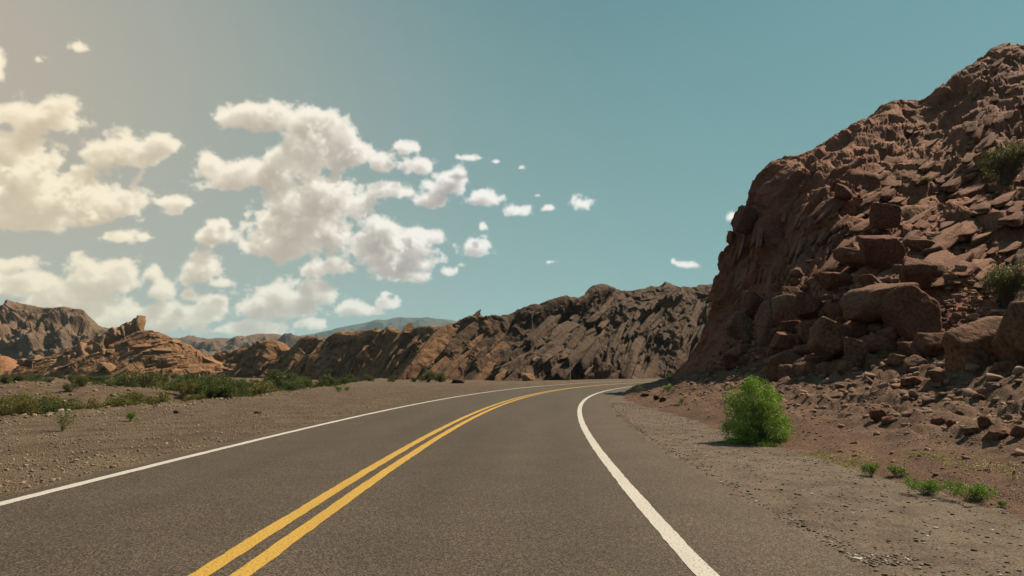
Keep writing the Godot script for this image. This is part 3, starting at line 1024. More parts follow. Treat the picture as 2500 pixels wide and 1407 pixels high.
func build_far() -> void:
	# mesa on the left
	var us := [-260, -120, -60, 0, 40, 90, 150, 190, 205, 215, 240, 265, 300, 350, 420]
	var cv := [760, 752, 748, 746, 743, 749, 749, 757, 772, 788, 800, 806, 828, 862, 900]
	var fill := func(n: int, v: float) -> Array:
		var a := []
		for i in n:
			a.append(v)
		return a
	var rows := hill_rows(us, cv, fill.call(15, 905.0), fill.call(15, 430.0), fill.call(15, 488.0), 15.0, 0.06)
	var push := func(p: Vector3, n: Vector3, b: float) -> Vector3:
		var gul := n_ridge.get_noise_3d(p.x * 0.022, p.y * 0.018, p.z * 0.016)
		var gul2 := n_ridge.get_noise_3d(p.x * 0.07, p.y * 0.06 + 9.0, p.z * 0.05)
		var bed := n_fine.get_noise_3d((p.y - p.x * 0.35) * 0.10, p.x * 0.012, p.z * 0.012)
		var rough := n_mid.get_noise_3d(p.x * 0.35, p.y * 0.35, p.z * 0.35)
		var cell := n_cell.get_noise_3d(p.x * 0.05, p.y * 0.05, p.z * 0.05)
		var d := (gul - 0.2) * 12.0 + (gul2 - 0.2) * 3.0 + bed * 3.0 + rough * 1.6 + cell * 2.0 + facets(p, 0.06) * 3.0 + facets(p + Vector3(9, 3, 1), 0.17) * 1.4
		return (n * 0.9 + Vector3(0.15, 0.1, 0.2)) * d * lerpf(0.25, 1.0, smoothstep(0.08, 0.3, b)) * lerpf(1.0, 0.14, smoothstep(0.52, 0.66, b))
	var paint := func(p: Vector3) -> Color:
		var n := n_big.get_noise_3d(p.x * 0.3, p.y * 0.3, p.z * 0.3)
		var band := n_fine.get_noise_2d((p.y - p.x * 0.35) * 0.06, 2.0)
		return Color(0.26, 0.175, 0.125).lerp(Color(0.20, 0.145, 0.110), clampf(0.5 + n, 0.0, 1.0)) * (1.0 + 0.25 * band)
	var got := displaced(rows, 340, 190, false, push, paint)
	var o := put("mesa", grid_mesh(got[0], 340, 190, got[1], false), M.farrock)
	tag(o, "greyish brown flat topped rock mountain behind the orange hill", "mountain", "", "structure")
	# low orange mound in front of the mesa
	us = [-160, -60, 0, 30, 60]
	rows = hill_rows(us, [905, 880, 868, 882, 905], fill.call(5, 912.0), fill.call(5, 330.0), fill.call(5, 350.0), 15.0, 0.05)
	var push2 := func(p: Vector3, n: Vector3, _b: float) -> Vector3:
		return n * (1.5 * n_big.get_noise_3d(p.x, p.y, p.z) + 0.7 * n_mid.get_noise_3d(p.x, p.y, p.z))
	var paint2 := func(p: Vector3) -> Color:
		return Color(0.36, 0.18, 0.095) * (1.0 + 0.3 * n_mid.get_noise_3d(p.x, p.y, p.z))
	got = displaced(rows, 90, 50, false, push2, paint2)
	o = put("mound", grid_mesh(got[0], 90, 50, got[1], false), M.farrock)
	tag(o, "low bright orange mound at the foot of the mesa", "mound", "", "structure")
	# far brown hills
	us = [300, 380, 440, 480, 520, 560, 600, 650, 700, 760, 820, 900]
	cv = [832, 829, 828, 829, 828, 829, 826, 818, 822, 822, 826, 840]
	rows = hill_rows(us, cv, fill.call(12, 900.0), fill.call(12, 950.0), fill.call(12, 1250.0), 20.0, 0.0)
	var push3 := func(p: Vector3, n: Vector3, b: float) -> Vector3:
		var d := (n_ridge.get_noise_3d(p.x * 0.008, p.y * 0.008, p.z * 0.008) - 0.3) * 26.0 + n_mid.get_noise_3d(p.x * 0.12, p.y * 0.12, p.z * 0.12) * 6.0
		return n * d * lerpf(1.0, 0.2, smoothstep(0.5, 0.66, b))
	var paint3 := func(p: Vector3) -> Color:
		return Color(0.215, 0.150, 0.115).lerp(Color(0.15, 0.12, 0.10), clampf(0.5 + 1.5 * n_big.get_noise_3d(p.x * 0.15, p.y * 0.15, p.z * 0.15), 0.0, 1.0))
	got = displaced(rows, 300, 110, false, push3, paint3)
	o = put("distant_hills", grid_mesh(got[0], 300, 110, got[1], false), M.farrock)
	tag(o, "low hazy brown hills between the orange hill and the ridge", "hills", "", "structure")
	# blue mountain
	us = [640, 740, 790, 820, 860, 900, 928, 945, 960, 980, 1010, 1040, 1070, 1095, 1140, 1250, 1400]
	cv = [840, 822, 812, 804, 796, 786, 780, 785, 779, 777, 776, 777, 777, 780, 790, 806, 830]
	rows = hill_rows(us, cv, fill.call(17, 890.0), fill.call(17, 4200.0), fill.call(17, 5200.0), 20.0, -0.03)
	var push4 := func(p: Vector3, n: Vector3, b: float) -> Vector3:
		var d := (n_ridge.get_noise_3d(p.x * 0.0022, p.y * 0.002, p.z * 0.002) - 0.3) * 110.0 + n_big.get_noise_3d(p.x * 0.2, p.y * 0.2, p.z * 0.2) * 25.0
		return n * d * lerpf(1.0, 0.12, smoothstep(0.5, 0.66, b))
	var paint4 := func(p: Vector3) -> Color:
		return Color(0.075, 0.085, 0.07) * (1.0 + 0.5 * n_big.get_noise_3d(p.x * 0.05, p.y * 0.05, p.z * 0.05))
	got = displaced(rows, 300, 110, false, push4, paint4)
	o = put("distant_mountain", grid_mesh(got[0], 300, 110, got[1], false), M.farrock)
	tag(o, "blue green hazy mountain on the skyline behind the ridge", "mountain", "", "structure")
	print("far ", Time.get_ticks_msec())


# ====================================================================== rocks
func rock_mesh(sd: int, n: int, planes: int, rough: float) -> ArrayMesh:
	var r := RandomNumberGenerator.new()
	r.seed = sd * 7919 + 13
	var ns := PackedVector3Array()
	var ds := PackedFloat32Array()
	for k in planes:
		ns.append(Vector3(r.randfn(), r.randfn(), r.randfn()).normalized())
		ds.append(r.randf_range(0.72, 1.0))
	for k in 6:
		var v := Vector3.ZERO
		v[k / 2] = 1.0 if k % 2 else -1.0
		ns.append((v + Vector3(r.randfn(), r.randfn(), r.randfn()) * 0.16).normalized())
		ds.append(r.randf_range(0.92, 1.05))
	var pts := PackedVector3Array()
	var key := {}
	var idx := PackedInt32Array()
	for f in 6:
		var ax := f / 2
		var sg := 1.0 if f % 2 else -1.0
		var ids := PackedInt32Array()
		for j in n + 1:
			for i in n + 1:
				var q := Vector3.ZERO
				q[ax] = sg
				q[(ax + 1) % 3] = tan((float(i) / n * 2.0 - 1.0) * 0.7854)
				q[(ax + 2) % 3] = tan((float(j) / n * 2.0 - 1.0) * 0.7854)
				var kk := Vector3i(q * 4000.0)
				if not key.has(kk):
					var d := q.normalized()
					var sum := 0.0
					for m in ns.size():
						var t := d.dot(ns[m]) / ds[m]
						if t > 0.0:
							sum += pow(t, 30.0)
					var rad := pow(sum, -1.0 / 30.0)
					var o := float(sd % 97) * 3.7
					rad *= 1.0 + rough * n_fine.get_noise_3d(d.x * 1.3 + o, d.y * 1.3, d.z * 1.3) + rough * 1.2 * n_mid.get_noise_3d(d.x * 3.0 + o, d.y * 3.0, d.z * 3.0)
					key[kk] = pts.size()
					pts.append(d * rad)
				ids.append(key[kk])
		for j in n:
			for i in n:
				var a := ids[j * (n + 1) + i]
				var b := ids[j * (n + 1) + i + 1]
				var c := ids[(j + 1) * (n + 1) + i]
				var e := ids[(j + 1) * (n + 1) + i + 1]
				if sg > 0.0:
					idx.append_array([a, c, b, b, c, e])
				else:
					idx.append_array([a, b, c, b, e, c])
	var nrm := PackedVector3Array()
	nrm.resize(pts.size())
	for k in range(0, idx.size(), 3):
		var fn := (pts[idx[k + 2]] - pts[idx[k]]).cross(pts[idx[k + 1]] - pts[idx[k]])
		for e in 3:
			nrm[idx[k + e]] += fn
	for k in nrm.size():
		nrm[k] = nrm[k].normalized()
	var arr := []
	arr.resize(Mesh.ARRAY_MAX)
	arr[Mesh.ARRAY_VERTEX] = pts
	arr[Mesh.ARRAY_NORMAL] = nrm
	arr[Mesh.ARRAY_INDEX] = idx
	var m := ArrayMesh.new()
	m.add_surface_from_arrays(Mesh.PRIMITIVE_TRIANGLES, arr)
	return m


func tinted(base: StandardMaterial3D, lin: Color) -> StandardMaterial3D:
	var m: StandardMaterial3D = base.duplicate()
	m.vertex_color_use_as_albedo = false
	m.albedo_color = (lin * 0.84).linear_to_srgb()
	return m


# the nearest surface, ground or cliff, that the photograph shows at (u, v)
func surface_at(u: float, v: float) -> Vector3:
	var best := Vector3(0, 0, -1e6)
	var f := 3.0
	while f < 400.0:
		var p := at(u, v, f)
		if p.y <= ground_y(p.x, f):
			best = p
			break
		f *= 1.012
	var near := 14.0
	var zbest := -best.z
	for j in range(0, int(cliff_nv * 0.8), 3):
		for i in range(40, int(cliff_nu * 0.86), 3):
			var p := cliff_pts[j * cliff_nu + i]
			if -p.z < zbest:
				var q := seen(p)
				if absf(q.x - u) < near and absf(q.y - v) < near:
					zbest = -p.z
					best = p
	return best


func build_boulders() -> void:
	var list := [   # u, v, half width, half height, tone, turn, label
		[2218, 760, 58, 56, 1, 0.3, "large dark rounded boulder under a triangular block in the rockfall"],
		[2136, 748, 70, 42, 0, -0.35, "large oval boulder with sunlit top in the middle of the rockfall"],
		[2235, 668, 34, 36, 1, 0.7, "sharp triangular block perched on the large dark boulder"],
		[2165, 622, 46, 40, 1, 0.2, "pointed reddish boulder at the top of the rockfall"],
		[2086, 632, 34, 19, 0, 0.1, "flat wedge shaped boulder high on the rockfall beside pointed boulder"],
		[2290, 843, 44, 28, 0, 0.05, "boulder with pale flat sunlit top touching the huge boulder"],
		[2240, 858, 40, 20, 0, 0.6, "slanting slab lying left of the boulder with pale top"],
		[2394, 848, 80, 58, 2, -0.3, "huge brown boulder, left part of the split pair"],
		[2494, 830, 62, 74, 2, 0.1, "huge brown boulder cut off by the right edge of the picture"],
		[2380, 884, 46, 24, 3, 0.1, "layered flat boulder lying in front of the huge boulder"],
		[2456, 897, 27, 14, 0, -0.2, "small slab at the foot of the huge boulder"],
		[2034, 838, 54, 44, 2, 0.35, "broad tan boulder at the foot of the rockfall"],
		[2088, 872, 24, 32, 0, 0.3, "upright slab leaning on the right of the broad tan boulder"],
		[1918, 762, 38, 38, 2, 0.2, "tall angular block in the centre left of the rockfall"],
		[1928, 728, 24, 28, 2, 0.7, "leaning slab split from the tall angular block"],
		[1972, 748, 34, 30, 1, 0.4, "reddish slab with lit upper edge beside leaning slab"],
		[1928, 802, 30, 16, 1, 0.0, "dark block wedged under the tall angular block"],
		[1974, 812, 18, 25, 2, 0.05, "small pointed stone standing in the dark gap"],
		[1872, 790, 26, 50, 3, 0.25, "tall pale slab standing left of the tall block"],
		[1838, 748, 24, 29, 1, 0.3, "rounded boulder above the tall pale slab"],
		[1808, 796, 32, 29, 3, 0.2, "rough grey brown boulder left of the pale slab"],
		[1922, 832, 29, 21, 2, 0.45, "smooth oblong stone below the wedged block"],
		[1958, 828, 16, 14, 1, 0.2, "small reddish stone beside the smooth oblong stone"],
		[1970, 856, 26, 13, 1, -0.1, "low reddish stone in front of the oblong stone"],
		[1914, 884, 36, 22, 2, -0.4, "slanted long boulder at the bottom of the rockfall"],
		[2008, 876, 34, 11, 1, 0.05, "long flat stone under the broad tan boulder"],
		[2068, 898, 20, 17, 2, 0.1, "angular stone on the dirt below the upright slab"],
		[2032, 686, 34, 21, 1, 0.2, "pointed stone in the loose rubble above the slabs"],
		[1945, 666, 15, 12, 3, 0.2, "small pale stone high at the left of the rubble"],
		[2156, 532, 28, 29, 1, 0.1, "square brown boulder high on the cliff face"],
		[2060, 474, 20, 19, 1, 0.3, "dark round boulder lodged near the top of the cliff"],
		[2245, 598, 32, 19, 0, 0.45, "oblong stone on the slope right of the pointed boulder"],
		[2230, 893, 21, 16, 3, -0.5, "pale wedge stone on the dirt in front of the dark gap"],
		[2200, 886, 20, 18, 2, 0.2, "rounded stone beside the pale wedge stone"],
		[2295, 927, 18, 16, 1, 0.1, "reddish stone on the dirt slope below the huge boulder"],
		[2230, 932, 25, 12, 0, 0.1, "low slab on the dirt slope left of the reddish stone"],
		[2145, 1018, 17, 15, 1, 0.1, "larger of the two dark stones on the dirt right of the bush"],
		[2172, 1029, 17, 11, 1, -0.3, "smaller of the two dark stones on the dirt right of the bush"],
		[2292, 1030, 18, 12, 1, 0.2, "dark stone midway along the dirt foot"],
		[2322, 1036, 11, 9, 1, 0.1, "small dark stone touching the stone midway along the dirt foot"],
		[2440, 1063, 21, 16, 1, 0.1, "dark angular stone near the right edge on the dirt foot"],
		[2490, 1056, 16, 13, 1, 0.3, "dark stone cut off at the right edge on the dirt foot"],
		[2404, 1032, 13, 15, 1, 0.3, "upright reddish stone on the dirt foot"],
		[2378, 1054, 20, 9, 0, 0.1, "flat slab on the dirt foot beside the upright stone"],
		[2432, 943, 18, 9, 3, 0.0, "pale flat stone on the slope under the small slab"],
		[2440, 770, 24, 13, 3, 0.1, "pale stone resting on the slope above the huge boulder"],
		[1822, 538, 24, 30, 1, 0.45, "block jutting from the skyline edge of the cliff nose"],
		[1288, 923, 17, 10, 4, 0.45, "pale tan triangular rock at the foot of the ridge"],
		[1118, 931, 14, 7, 5, 0.1, "dark low rock at the end of the gravel shoulder"],
		[1604, 972, 7, 7, 5, 0.2, "small black stone at the dirt edge by the bend"],
		[1618, 977, 7, 6, 5, 0.4, "small black stone nearest the road at the bend"],
		[1574, 966, 8, 5, 5, 0.0, "small dark stone under the roadside cactus plant"],
		[628, 1008, 8, 4, 5, 0.0, "single dark stone lying on the left gravel shoulder"],
		[432, 1007, 8, 4, 5, 0.2, "small dark stone on the gravel left of the single stone"],
	]
	var tones := [Color(0.209, 0.099, 0.066), Color(0.182, 0.077, 0.050), Color(0.226, 0.113, 0.071), Color(0.248, 0.135, 0.092), Color(0.397, 0.225, 0.142), Color(0.094, 0.054, 0.042)]
	var mats := []
	for t in tones:
		mats.append(tinted(M.boulder, t))
	M.tones = mats
	M.near = []
	for b in list:
		if b[2] > 13 and b[0] > 1700:
			var short: String = b[6]
			for cut in [" at ", " under ", " in ", " on ", " with ", " high ", " lodged ", " left ", " right ", " lying ", " touching ", " beside ", " split ", " cut ", " perched ", " wedged ", " standing ", " leaning ", " above ", " below ", " jutting ", " near ", " midway ", " resting "]:
				short = short.split(cut)[0]
			M.near.append([b[0], b[1], short])
	var k := 0
	for b in list:
		k += 1
		var foot := surface_at(b[0], b[1] + b[3] * 0.75)
		var fwd := -foot.z
		var w: float = b[2] * fwd / FOCAL
		var h: float = b[3] * fwd / FOCAL
		var o := put("boulder" if b[2] > 13 else "stone", rock_mesh(k + 3, 16 if b[2] > 20 else 9, 9, 0.07), mats[b[4]])
		o.position = at(b[0], b[1], fwd - w * 0.15)
		o.basis = Basis(Vector3(0, 0, 1), -b[5]) * Basis.from_scale(Vector3(w * 1.12, h * 1.12, w * 0.85)) * Basis(Vector3.UP, k * 1.7)
		o.basis = Basis(Vector3(0, 0, 1), -b[5] * 0.7) * Basis.from_scale(Vector3(w * 1.1, h * 1.1, w * 0.85))
		tag(o, b[6], "boulder" if b[2] > 13 else "stone")
	print("boulders ", Time.get_ticks_msec())


func build_rubble() -> void:
	# fallen blocks that can be told apart, in the pile and on the slope
	var kinds := []
	for k in 9:
		kinds.append(rock_mesh(60 + k, 7, 8, 0.09))
	var small := []
	for k in 5:
		small.append(rock_mesh(90 + k, 3, 6, 0.1))
	var done := 0
	var tries := 0
	while done < 295 and tries < 6000:
		tries += 1
		var i := rng.randi_range(0, cliff_nu - 1)
		var j := rng.randi_range(int(cliff_nv * 0.10), int(cliff_nv * 0.62))
		var p := cliff_pts[j * cliff_nu + i]
		var q := seen(p)
		if q.x < 1640 or q.x > 2510 or q.y > 945 or q.y < 560 or q.y < 930.0 - (q.x - 1690.0) * 1.15:
			continue
		var pile := smoothstep(1680.0, 1800.0, q.x) * (1.0 - smoothstep(2150.0, 2330.0, q.x)) * smoothstep(590.0, 680.0, q.y)
		if rng.randf() > 0.12 + 0.88 * pile:
			continue
		var r := rng.randf_range(0.10, 0.24) + (0.40 * pow(rng.randf(), 3.0))
		var tone: int = [0, 1, 1, 2, 3, 0][rng.randi() % 6]
		var o := put("fallen_rock", kinds[done % 9], M.tones[tone])
		var look: String = ["brown", "dark red", "tan", "pale"][tone]
		var size := "small" if r < 0.2 else ("middling" if r < 0.34 else "fairly large")
		var mate: Array = M.near[0]
		for c in M.near:
			if Vector2(c[0], c[1]).distance_to(q) < Vector2(mate[0], mate[1]).distance_to(q):
				mate = c
		var off := q - Vector2(mate[0], mate[1])
		var place: String = ("right of" if off.x > 0.0 else "left of") if absf(off.x) > absf(off.y) else ("below" if off.y > 0.0 else "above")
		if off.length() < 30.0:
			place = "against"
		var high := "high in" if q.y < 700 else ("halfway down" if q.y < 800 else "low in")
		var side := "left part" if q.x < 1870 else ("middle" if q.x < 2060 else "right part")
		o.position = p + cliff_nrm[j * cliff_nu + i] * r * 0.25
		o.basis = Basis(Vector3.UP, rng.randf() * TAU) * Basis(Vector3.RIGHT, rng.randfn() * 0.4) * Basis.from_scale(Vector3(r * rng.randf_range(0.8, 1.5), r * rng.randf_range(0.55, 0.95), r))
		if pile > 0.4:
			tag(o, "%s %s block %s the %s, %s the rockfall" % [size, look, place, mate[2], high], "rock", "small blocks of the rockfall")
		else:
			tag(o, "%s %s rock loose on the slope %s the %s" % [size, look, place, mate[2]], "rock", "loose rocks on the cliff slope")
		done += 1
	# rubble too small to count: on the slopes
	var xf := []
	var co := []
	for k in 22000:
		var i := rng.randi_range(0, cliff_nu - 1)
		var j := rng.randi_range(int(cliff_nv * 0.08), int(cliff_nv * 0.60))
		var p := cliff_pts[j * cliff_nu + i]
		var q := seen(p)
		if q.x < 1600 or q.x > 2700 or q.y < 580 or q.y < 930.0 - (q.x - 1690.0) * 1.15:
			continue
		if p.y < ground_y(p.x, -p.z) + 0.15 and rng.randf() < 0.8:
			continue
		var keep := smoothstep(560.0, 720.0, q.y) * (0.35 + 0.65 * (1.0 - smoothstep(2150.0, 2400.0, q.x)))
		if rng.randf() > keep:
			continue
		var r := rng.randf_range(0.025, 0.06) + 0.15 * pow(rng.randf(), 6.0)
		xf.append(Transform3D(Basis(Vector3.UP, rng.randf() * TAU) * Basis(Vector3.RIGHT, rng.randfn() * 0.5) * Basis.from_scale(Vector3(r * 1.3, r * 0.8, r)), p + cliff_nrm[j * cliff_nu + i] * r * 0.3))
		co.append(Color(0.215, 0.114, 0.078) * rng.randf_range(0.5, 1.2))
	scatter("rubble", small[0], xf, co, "loose reddish rubble strewn over the cliff foot", "rubble")
	xf = []
	co = []
	for k in 24000:
		var f := 5.0 + 50.0 * pow(rng.randf(), 1.6)
		var s := f
		var o := dirt_edge(s) + 0.2 + 10.0 * pow(rng.randf(), 1.2)
		var p := road_point(s, o)
		p.y = ground_y(p.x, -p.z)
		var d := o - dirt_edge(s)
		if rng.randf() > 0.25 + 0.75 * smoothstep(0.5, 4.0, d + 2.0 * n_mid.get_noise_2d(p.x, p.z)):
			continue
		var r := rng.randf_range(0.006, 0.017) + lerpf(0.03, 0.12, clampf(d / 5.0, 0.0, 1.0)) * pow(rng.randf(), 11.0)
		xf.append(Transform3D(Basis(Vector3.UP, rng.randf() * TAU) * Basis(Vector3.RIGHT, rng.randfn() * 0.4) * Basis.from_scale(Vector3(r * 1.3, r * 0.75, r)), p + Vector3(0, r * 0.2, 0)))
		co.append(Color(0.23, 0.138, 0.100) * rng.randf_range(0.5, 1.15))
	scatter("rubble", small[1], xf, co, "small stones covering the dirt slope under the cliff", "rubble")
	# gravel of the left shoulder
	xf = []
	co = []
	for k in 26000:
		var f := 5.0 + 75.0 * pow(rng.randf(), 1.8)
		var be := bank_edge(f)
		var r0 := road_at(f)
		var x := lerpf(be - 1.5, r0.x - 3.8, pow(rng.randf(), 0.8))
		var so := road_so(x, f)
		if so.y > -3.72:
			continue
		var near_edge := exp(-pow((x - be) / 2.2, 2.0))
		var r := rng.randf_range(0.006, 0.014) + 0.016 * pow(rng.randf(), 9.0) + near_edge * 0.06 * pow(rng.randf(), 6.0)
		xf.append(Transform3D(Basis(Vector3.UP, rng.randf() * TAU) * Basis(Vector3.RIGHT, rng.randfn() * 0.5) * Basis.from_scale(Vector3(r * rng.randf_range(0.9, 1.6), r * rng.randf_range(0.6, 1.0), r)), Vector3(x, ground_y(x, f) + r * 0.15, -f)))
		var g := rng.randf_range(0.45, 1.15) + 0.3 * near_edge * pow(rng.randf(), 3.0)
		co.append(Color(0.235, 0.185, 0.140) * g)
	scatter("gravel", small[2], xf, co, "grey brown gravel strewn over the left road shoulder", "gravel")
	xf = []
	co = []
	for k in 9000:
		var f := 26.0 + 60.0 * pow(rng.randf(), 1.4)
		var x := bank_edge(f) - 1.0 - 34.0 * rng.randf()
		var r := rng.randf_range(0.02, 0.05) + 0.10 * pow(rng.randf(), 7.0)
		xf.append(Transform3D(Basis(Vector3.UP, rng.randf() * TAU) * Basis(Vector3.RIGHT, rng.randfn() * 0.4) * Basis.from_scale(Vector3(r * 1.3, r * 0.7, r)), Vector3(x, ground_y(x, f) + r * 0.15, -f)))
		co.append(Color(0.215, 0.160, 0.120) * rng.randf_range(0.5, 1.2))
	scatter("gravel", small[4], xf, co, "stones scattered over the dry wash and the bare mound", "gravel")
	# grit on the apron and along its broken seam
	xf = []
	co = []
	for k in 5200:
		var s := 3.0 + 36.0 * pow(rng.randf(), 1.5)
		var seam := rng.randf() < 0.18
		var o := 4.95 + absf(rng.randfn()) * 0.10 if seam else rng.randf_range(4.9, dirt_edge(s) + 0.2)
		if k % 45 == 0:   # crumbs in the crack that runs across near the camera
			s = 6.45 + 0.12 * rng.randfn() * rng.randf() - 0.1 * o + 0.45
			o = rng.randf_range(4.9, 5.5)
		var p := road_point(s, o, -0.022)
		var r := rng.randf_range(0.004, 0.011) + 0.012 * pow(rng.randf(), 6.0)
		xf.append(Transform3D(Basis(Vector3.UP, rng.randf() * TAU) * Basis.from_scale(Vector3(r * 1.4, r * 0.6, r)), p + Vector3(0, r * 0.3, 0)))
		var pale := rng.randf() < 0.05
		co.append(Color(0.5, 0.45, 0.4) if pale else Color(0.16, 0.125, 0.10) * rng.randf_range(0.4, 1.3))
	scatter("grit", small[3], xf, co, "loose grit on the old asphalt apron by the white line", "gravel")
	print("rubble ", Time.get_ticks_msec())


func scatter(called: String, mesh: Mesh, xf: Array, co: Array, label: String, category: String) -> void:
	var mm := MultiMesh.new()
	mm.transform_format = MultiMesh.TRANSFORM_3D
	mm.use_colors = true
	mm.mesh = mesh
	mm.instance_count = xf.size()
	for k in xf.size():
		mm.set_instance_transform(k, xf[k])
		mm.set_instance_color(k, co[k])
	var o := MultiMeshInstance3D.new()
	o.name = numbered(called)
	o.multimesh = mm
	o.material_override = M.pebble
	add_child(o)
	tag(o, label, category, "", "stuff")


# ====================================================================== plants
func leafy(sd: int, tips: PackedVector3Array, per: int, spread: float, leaf: float, ca: Color, cb: Color, droop := 0.0) -> ArrayMesh:
	var r := RandomNumberGenerator.new()
	r.seed = sd
	var v := PackedVector3Array()
	var n := PackedVector3Array()
	var c := PackedColorArray()
	for t in tips:
		var own := r.randf()
		for k in per:
			var p := t + Vector3(r.randfn(), r.randfn() * 0.8, r.randfn()) * spread
			p.y -= droop * absf(r.randfn())
			if p.y < 0.01:
				p.y = r.randf() * 0.06
			var d := Vector3(r.randfn(), r.randfn() * 0.7 + 0.2, r.randfn()).normalized()
			var e := d.cross(Vector3(r.randfn(), r.randfn(), r.randfn())).normalized()
			var l := leaf * r.randf_range(0.6, 1.3)
			var w := l * 0.34
			var nn := d.cross(e).normalized()
			if nn.y < 0.0:
				nn = -nn
				e = -e
			var col := ca.lerp(cb, clampf(own * 0.6 + r.randf() * 0.5 - 0.05, 0.0, 1.0)) * r.randf_range(0.8, 1.2)
			v.append_array([p, p + d * l, p + d * l * 0.5 - e * w, p, p + d * l * 0.5 + e * w, p + d * l])
			for q in 6:
				n.append(nn)
				c.append(col)
	var arr := []
	arr.resize(Mesh.ARRAY_MAX)
	arr[Mesh.ARRAY_VERTEX] = v
	arr[Mesh.ARRAY_NORMAL] = n
	arr[Mesh.ARRAY_COLOR] = c
	var m := ArrayMesh.new()
	m.add_surface_from_arrays(Mesh.PRIMITIVE_TRIANGLES, arr)
	return m


func leafy_at(tips: PackedVector3Array) -> ArrayMesh:
	var r := RandomNumberGenerator.new()
	r.seed = 77
	var v := PackedVector3Array()
	var n := PackedVector3Array()
	var c := PackedColorArray()
	for t in tips:
		for k in 7:
			var p := t + Vector3(r.randfn() * 0.035, 0.0, r.randfn() * 0.035)
			var d := Vector3(r.randfn(), 0.35 + r.randf(), r.randfn()).normalized() * r.randf_range(0.012, 0.03)
			var e := d.cross(Vector3(r.randfn(), r.randfn(), r.randfn())).normalized() * 0.006
			v.append_array([p, p + d, p + d * 0.5 - e, p, p + d * 0.5 + e, p + d])
			var col := Color(0.10, 0.13, 0.03).lerp(Color(0.20, 0.19, 0.06), r.randf())
			for q in 6:
				n.append(Vector3.UP)
				c.append(col)
	var arr := []
	arr.resize(Mesh.ARRAY_MAX)
	arr[Mesh.ARRAY_VERTEX] = v
	arr[Mesh.ARRAY_NORMAL] = n
	arr[Mesh.ARRAY_COLOR] = c
	var m := ArrayMesh.new()
	m.add_surface_from_arrays(Mesh.PRIMITIVE_TRIANGLES, arr)
	return m


func twig(v: PackedVector3Array, n: PackedVector3Array, a: Vector3, b: Vector3, ra: float, rb: float) -> void:
	var d := (b - a).normalized()
	var x := d.cross(Vector3.RIGHT if absf(d.x) < 0.8 else Vector3.FORWARD).normalized()
	var y := d.cross(x)
	var sides := 5
	for k in sides:
		var t0 := TAU * k / sides
		var t1 := TAU * (k + 1) / sides
		var n0 := x * cos(t0) + y * sin(t0)
		var n1 := x * cos(t1) + y * sin(t1)
		v.append_array([a + n0 * ra, b + n0 * rb, a + n1 * ra, a + n1 * ra, b + n0 * rb, b + n1 * rb])
		n.append_array([n0, n0, n1, n1, n0, n1])


func twigs_mesh(v: PackedVector3Array, n: PackedVector3Array, col: Color) -> ArrayMesh:
	var c := PackedColorArray()
	c.resize(v.size())
	c.fill(col)
	var arr := []
	arr.resize(Mesh.ARRAY_MAX)
	arr[Mesh.ARRAY_VERTEX] = v
	arr[Mesh.ARRAY_NORMAL] = n
	arr[Mesh.ARRAY_COLOR] = c
	var m := ArrayMesh.new()
	m.add_surface_from_arrays(Mesh.PRIMITIVE_TRIANGLES, arr)
	return m


